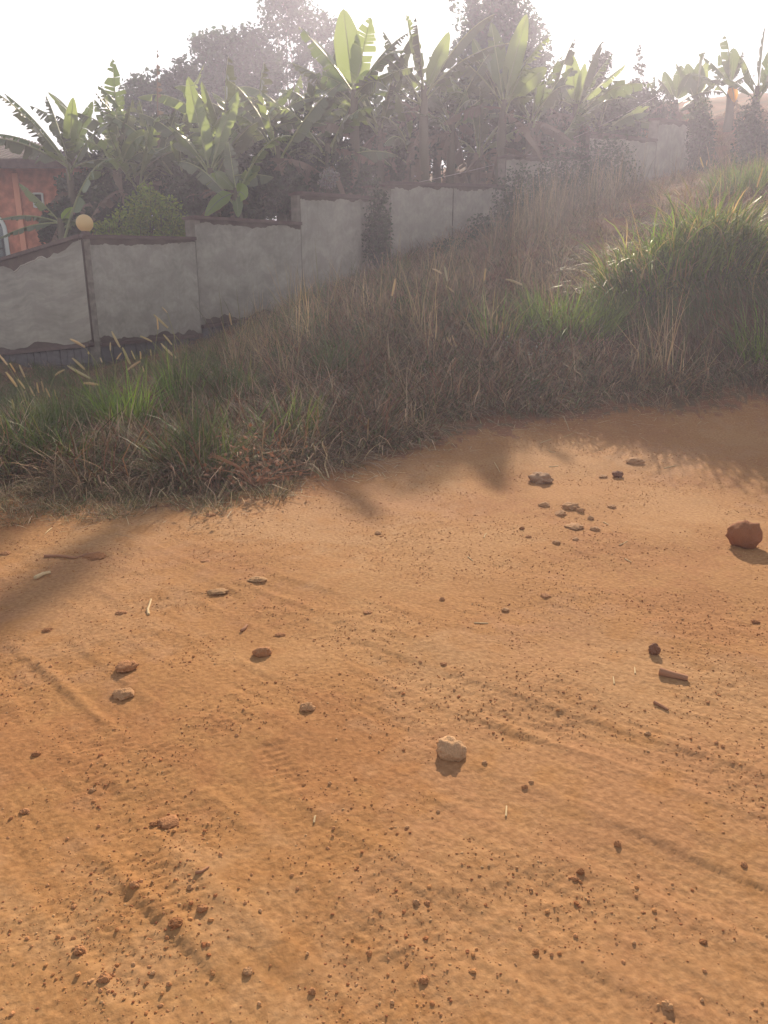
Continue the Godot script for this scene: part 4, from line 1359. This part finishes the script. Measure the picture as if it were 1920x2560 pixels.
# ---------------------------------------------------------------- stones
func rock_mesh(seed_: int, detail: int, rough: float, col: Vector3, facets := 6) -> ArrayMesh:
	# a subdivided octahedron pushed about by noise and cut by a few flat faces
	var n := noise(1.1, 3, seed_)
	var b := Builder.new()
	var cache := {}
	var r := RandomNumberGenerator.new()
	r.seed = seed_
	var cuts := []
	for k in facets:
		cuts.append([Vector3(r.randfn(), r.randfn(), r.randfn()).normalized(), r.randf_range(0.74, 0.97)])
	var faces := []
	for s in [-1, 1]:
		for t in [-1, 1]:
			for u in [-1, 1]:
				var f := [Vector3(s, 0, 0), Vector3(0, t, 0), Vector3(0, 0, u)]
				if s * t * u > 0:
					f.reverse()
				faces.append(f)
	for f in faces:
		for i in detail:
			for j in detail - i:
				for q in [[[i, j], [i + 1, j], [i, j + 1]], [[i + 1, j], [i + 1, j + 1], [i, j + 1]]]:
					if q[1][0] + q[1][1] > detail or q[0][0] + q[0][1] > detail or q[2][0] + q[2][1] > detail:
						continue
					var id := []
					for w in q:
						var p: Vector3 = (f[0] * (detail - w[0] - w[1]) + f[1] * w[0] + f[2] * w[1]).normalized()
						var key := Vector3i(p * 2000.0)
						if not cache.has(key):
							var d := 1.0 + rough * n.get_noise_3dv(p * 1.3) + 0.10 * n.get_noise_3dv(p * 4.0 + Vector3(4, 1, 7))
							for c in cuts:
								var k: float = p.dot(c[0])
								if k > 0.05:
									d = minf(d, c[1] / k + 0.04 * n.get_noise_3dv(p * 6.0))
							cache[key] = b.vert(p * d, Color(col.x, col.y, col.z))
						id.append(cache[key])
					b.tri(id[0], id[1], id[2])
	return b.mesh(M.stone if detail > 5 else M.pebble_mat, detail > 6)


# a stone seen at a pixel (its foot), with its width and height in photo pixels
func stone(called: String, label: String, px: float, py: float, wpx: float, hpx: float, deep: float, seed_: int, col: Vector3, bury := 0.25, group := "", category := "stone", facets := 6) -> void:
	var g := ground_at(px, py)
	var away := g.distance_to(Vector3(0, EYE, 0))
	var w := wpx / FOCAL * away * 0.5
	var h := hpx / FOCAL * away * 0.5
	var o := part(called, rock_mesh(seed_, 10 if wpx > 40 else 6, 0.45 if facets > 3 else 0.24, col, facets), self)
	o.scale = Vector3(w, h * (1.0 + bury), w * deep)
	o.position = g + Vector3(0, h * (1.0 - bury * 1.4), -w * deep * 0.6)
	o.rotation.y = rng.randf_range(-0.25, 0.25)
	tag(o, label, category, group)


func build_stones() -> void:
	var BROWN := Vector3(0.34, 0.15, 0.065)
	var CLAY := Vector3(0.44, 0.215, 0.10)
	var PALE := Vector3(0.48, 0.27, 0.135)
	var DARK := Vector3(0.25, 0.125, 0.075)
	stone("boulder", "dark reddish brown egg shaped stone standing alone on the pale dust at the right edge", 1868, 1372, 74, 60, 0.85, 35, Vector3(0.33, 0.135, 0.06), 0.10, "", "stone", 1)
	stone("half_buried_stone", "pale crusted stone half buried in the middle of the road, dark on its near face", 1128, 1904, 68, 40, 1.25, 32, Vector3(0.55, 0.34, 0.19), 0.36)
	stone("round_stone", "brown rounded stone on the open road with a bigger stone nowhere near", 655, 1644, 42, 22, 0.9, 33, CLAY, 0.25)
	stone("flat_stone", "flat pale topped stone lying above a second flat stone on the rutted earth", 312, 1690, 50, 19, 0.9, 34, CLAY, 0.25)
	stone("flat_stone", "low flat stone just below another flat stone on the rutted earth", 306, 1752, 52, 15, 0.9, 35, PALE, 0.4)
	stone("flat_stone", "small pale flat stone sunk in the road beside a fine rut", 768, 1780, 36, 17, 0.9, 36, PALE, 0.4)
	stone("dark_stone", "small dark round stone above the fallen piece of wood", 1638, 1638, 26, 24, 1.0, 37, DARK, 0.15)
	stone("pointed_stone", "low pointed grey brown stone near the shade line of the bank", 1355, 1208, 62, 24, 0.9, 38, Vector3(0.40, 0.24, 0.145), 0.35)
	stone("pale_stone", "pale low stone at the edge of the tussock's shadow", 1592, 1160, 42, 15, 0.9, 39, PALE, 0.3)
	stone("dark_stone", "dark little stone between the pointed stone and the tussock's shadow", 1546, 1196, 26, 15, 0.9, 40, DARK, 0.2)
	var k := 0
	for a in [[1430, 1276, 42, 13], [1404, 1290, 32, 10], [1452, 1283, 22, 10], [1364, 1270, 30, 9], [1440, 1325, 44, 9], [1490, 1328, 26, 8], [1478, 1300, 16, 8], [1392, 1363, 20, 8], [1532, 1273, 22, 7], [1510, 1195, 20, 7]]:
		stone("cobble", "pale flat cobble in the loose group of pale cobbles on the pebbly patch", a[0], a[1], a[2], a[3], 1.0, 50 + k, PALE, 0.45, "pale flat cobbles lying together")
		k += 1
	for a in [[645, 1458, 46, 10, "thin flat slab of pale earth lying flat, the upper of two slabs"], [540, 1484, 50, 10, "thin flat slab of pale earth lying flat, the lower of two slabs"]]:
		stone("slab", a[4], a[0], a[1], a[2], a[3], 0.7, 70 + k, Vector3(0.46, 0.27, 0.13), 0.2)
		k += 1
	for a in [[515, 1406, 30, 8], [115, 1584, 24, 13], [302, 1541, 30, 12], [1212, 1918, 16, 16], [420, 2066, 56, 26], [382, 2068, 18, 14], [1312, 1975, 16, 14], [1328, 1968, 14, 12], [1546, 2116, 18, 24], [1452, 2192, 20, 20], [1438, 2202, 18, 14], [945, 1336, 20, 14], [525, 1290, 26, 12], [1305, 1325, 16, 14], [1322, 1345, 18, 11], [1440, 1355, 20, 11], [10, 1386, 24, 12], [230, 1400, 60, 10], [335, 2238, 26, 20], [475, 2240, 18, 22], [505, 2290, 26, 26], [440, 2330, 36, 22], [195, 2388, 30, 24], [1040, 2272, 18, 22], [1068, 2274, 16, 16], [1340, 2395, 16, 14], [1110, 1665, 20, 12], [1265, 1530, 22, 12], [1105, 1508, 18, 12], [1890, 1560, 22, 12], [1365, 1500, 30, 12], [1620, 1840, 18, 12], [920, 1540, 26, 12], [700, 1590, 30, 8], [1060, 2460, 24, 22], [620, 2440, 26, 22], [780, 2490, 20, 18], [90, 1900, 22, 16], [60, 2040, 24, 18], [230, 1985, 18, 14], [260, 2470, 30, 20], [1760, 2360, 18, 14], [1860, 2180, 18, 16], [1670, 2540, 30, 22]]:
		var where: String = "small stone on the smooth road between the verge and the two slabs" if a[1] < 1450 and a[0] < 1000 else ("small stone near the group of pale cobbles" if a[1] < 1450 else ("small stone on the pebbly road between pale cobbles and half buried stone" if a[1] < 1700 else ("small stone among the trodden clods and tyre ruts" if a[0] < 800 else "small stone on the rutted earth in front of the half buried stone")))
		stone("small_stone", ["reddish ", "dark brown ", "reddish ", "pale "][k % 4] + where, a[0], a[1], a[2] * 0.88, a[3] * 0.5, 0.9, 80 + k, [CLAY, BROWN, CLAY, PALE][k % 4], 0.45, "small loose stones on the dirt road")
		k += 1
	# pebbles: the largest singly, the rest as grit
	var shapes := []
	for s in 6:
		shapes.append(rock_mesh(200 + s, 3, 0.45, [CLAY, CLAY, BROWN, Vector3(0.42, 0.20, 0.085), Vector3(0.44, 0.24, 0.12), Vector3(0.34, 0.14, 0.06)][s]))
	var made := 0
	while made < 230:
		var px := rng.randf_range(10, 1910)
		var py := 1330.0 + 1220.0 * sqrt(rng.randf())
		var g := ground_at(px, py)
		if n_low.get_noise_2d(g.x * 1.3 - 55.0, -g.z * 1.3 + 9.0) < rng.randf_range(-0.5, 0.35):
			continue
		var o := part("pebble", shapes[rng.randi() % 6], self)
		var r := rng.randf_range(0.0025, 0.0052) * (1.0 + 0.14 * -g.z)
		o.scale = Vector3(r * rng.randf_range(0.9, 1.4), r * rng.randf_range(0.65, 1.0), r)
		o.position = g + Vector3(0, r * 0.2, 0)
		o.rotation = Vector3(rng.randf_range(-0.3, 0.3), rng.randf() * TAU, rng.randf_range(-0.3, 0.3))
		tag(o, "loose reddish pebble lying on the dirt road", "pebble", "loose pebbles on the dirt road")
		made += 1
	var root := Node3D.new()
	root.name = "grit"
	add_child(root)
	tag(root, "loose reddish grit and clods strewn over the dirt road", "grit", "", "stuff")
	for s in 6:
		var xf := []
		for j in 13000:
			var d := 1.0 + 7.5 * pow(rng.randf(), 1.35)
			var x := rng.randf_range(-0.75, 0.75) * (d + 0.6)
			if d > edge(x) + 0.4:
				continue
			var dens := n_low.get_noise_2d(x * 1.3 - 55.0, d * 1.3 + 9.0) + 0.35 * n_mid.get_noise_2d(x * 0.5, d * 0.5)
			dens += 0.5 * exp(-pow((x - 0.35) / 1.1, 2) - pow((d - 4.5) / 0.7, 2)) + 0.45 * exp(-pow((x - 1.5) / 0.8, 2) - pow((d - 3.1) / 0.6, 2))
			if dens < rng.randf_range(-0.35, 0.5):
				continue
			var r := 0.0009 + 0.0024 * pow(rng.randf(), 4.0) + 0.00035 * d
			var bs := Basis.from_euler(Vector3(rng.randf_range(-0.5, 0.5), rng.randf() * TAU, 0)).scaled(Vector3(r * rng.randf_range(0.9, 1.5), r * rng.randf_range(0.6, 1.0), r))
			xf.append(Transform3D(bs, Vector3(x, surface_y(x, d) + r * 0.12, -d)))
		var mm := MultiMesh.new()
		mm.transform_format = MultiMesh.TRANSFORM_3D
		mm.mesh = rock_mesh(300 + s, 2, 0.4, [CLAY, CLAY, BROWN, Vector3(0.42, 0.20, 0.085), Vector3(0.48, 0.28, 0.14), Vector3(0.30, 0.12, 0.055)][s])
		mm.instance_count = xf.size()
		for j in xf.size():
			mm.set_instance_transform(j, xf[j])
		var mi := MultiMeshInstance3D.new()
		mi.multimesh = mm
		mi.name = "grains"
		mi.set_meta("kind", "stuff")
		root.add_child(mi, true)


# ---------------------------------------------------------------- sticks, straw and dead branches
func stick(called: String, label: String, pts_px: Array, thick: float, col: Vector3, group := "", category := "stick") -> void:
	var base := ground_at(pts_px[0][0], pts_px[0][1])
	var pts := []
	var rad := []
	for k in pts_px.size():
		var a: Array = pts_px[k]
		var lift: float = a[2] if a.size() > 2 else 0.0
		pts.append(ground_at(a[0], a[1]) - base + Vector3(0, thick * 0.6 + lift, 0))
		rad.append(thick * (1.0 - 0.35 * k / maxf(1.0, pts_px.size() - 1)))
	var b := Builder.new()
	b.tube(pts, rad, 6, Color(col.x, col.y, col.z))
	var o := part(called, b.mesh(M.pebble_mat, true), self, base)
	tag(o, label, category, group)


func build_litter() -> void:
	var WOOD := Vector3(0.33, 0.17, 0.10)
	var S := Vector3(0.55, 0.40, 0.23)
	stick("wood_piece", "thick broken piece of brown wood lying on the gravelly patch", [[1648, 1690], [1680, 1698], [1718, 1704]], 0.018, WOOD)
	stick("twig", "small brown twig below the broken piece of wood", [[1635, 1762], [1652, 1768], [1670, 1776]], 0.007, WOOD)
	stick("root_twig", "long crooked twig lying across the road near the striped shadows", [[112, 1396], [150, 1398], [190, 1400], [215, 1392], [250, 1386]], 0.009, WOOD)
	stick("twig", "short bent twig standing out of the earth below the two slabs", [[372, 1542], [370, 1530], [374, 1515], [378, 1502]], 0.007, S)
	stick("twig", "short thick twig slanting on the open road below the two slabs", [[604, 1580], [612, 1570], [617, 1562]], 0.009, WOOD)
	stick("twig", "pale twig sunk flat in the dust near the left edge", [[88, 1448], [108, 1440], [126, 1434]], 0.012, S)
	stick("twig", "thin brown twig lying among the trodden clods", [[490, 2198], [505, 2188], [522, 2177]], 0.005, WOOD)
	for a in [[1548, 1366, 1568, 1356], [1508, 1308, 1522, 1314], [1236, 1160, 1250, 1182], [1562, 1400, 1578, 1408], [1372, 1130, 1388, 1132], [1352, 1108, 1378, 1100], [1170, 1395, 1182, 1402], [1210, 1345, 1216, 1336], [1660, 1170, 1690, 1166], [1535, 1715, 1532, 1700], [1588, 1685, 1586, 1672], [785, 2062, 790, 2048], [1395, 1166, 1372, 1168], [1090, 1168, 1110, 1170], [1185, 1560, 1220, 1563], [1265, 2040, 1266, 2022]]:
		stick("straw", "single pale straw lying loose on the dirt road", [[a[0], a[1]], [(a[0] + a[2]) * 0.5, (a[1] + a[3]) * 0.5], [a[2], a[3]]], 0.0035, S, "loose straws on the dirt road", "straw")
	# broken branches thrown down at the road edge
	stick("dead_branch", "bare pale dead branch leaning at the road edge beside the dull green tussock", [[545, 1250], [575, 1215, 0.05], [600, 1190, 0.10], [622, 1165, 0.16]], 0.010, S, "dead branches at the road edge", "branch")
	stick("dead_branch", "thin dead branch lying along the road edge under the withered weeds", [[560, 1245], [600, 1225, 0.02], [650, 1215, 0.03], [705, 1205, 0.02]], 0.008, WOOD, "dead branches at the road edge", "branch")
	stick("dead_branch", "forked white dead twig standing at the road edge", [[632, 1222], [622, 1205, 0.03], [626, 1192, 0.05]], 0.007, Vector3(0.7, 0.58, 0.42), "dead branches at the road edge", "branch")
	stick("dead_branch", "crooked pale stem hanging over the bare road edge", [[822, 1198], [812, 1180, 0.04], [818, 1165, 0.08], [802, 1148, 0.14]], 0.007, S, "dead branches at the road edge", "branch")
	stick("dead_branch", "dead branch lying low in the short grass of the left verge", [[180, 1228], [215, 1215, 0.03], [250, 1200, 0.05]], 0.010, WOOD, "dead branches at the road edge", "branch")
	# withered weed with small dead leaves
	var c := ground_at(640, 1222)
	var t := thing("withered_weed", "withered brown weed bent over with dead leaves at the road edge", "weed", c)
	var b := Builder.new()
	for k in 14:
		var dv := Vector3(rng.randfn() * 0.6, rng.randf_range(0.3, 0.9), rng.randfn() * 0.4).normalized()
		b.tube([Vector3.ZERO, dv * 0.22, dv * 0.4 + Vector3(dv.x * 0.1, -0.05, 0)], [0.005, 0.0035, 0.002], 4, Color(WOOD.x, WOOD.y, WOOD.z), false)
	part("stems", b.mesh(M.pebble_mat), t, Vector3.ZERO, "stuff")
	b = Builder.new()
	for k in 150:
		var p := Vector3(rng.randfn() * 0.17, absf(rng.randfn()) * 0.16 + 0.05, rng.randfn() * 0.12)
		leaf_face(b, p, rng.randf_range(0.02, 0.055), 0.0)
	for k in b.c.size():
		b.c[k] = Color(RUST.x * 1.5, RUST.y * 1.5, RUST.z * 1.5)
	part("dead_leaves", b.mesh(M.grass_dry), t, Vector3.ZERO, "stuff")
	# straw litter strewn where the road meets the grass
	b = Builder.new()
	for k in 1700:
		var x := rng.randf_range(-3.0, 5.0)
		var d := edge(x) + rng.randfn() * 0.25 + (0.1 if x > 0.2 else -0.12)
		var a := rng.randf() * TAU
		blade(b, Vector3(x, land_y(x, d) + 0.004, -d), Vector3(cos(a), rng.randf_range(0.0, 0.18), sin(a)), rng.randf_range(0.05, 0.26), rng.randf_range(0.0, 0.15), 0.006, tone([STRAW, TAN, STRAW, RUST][rng.randi() % 4], 0.2), 2)
	tag(part("straw_litter", b.mesh(M.grass_dry), self), "dry straw litter strewn where the road meets the grass", "straw", "", "stuff")
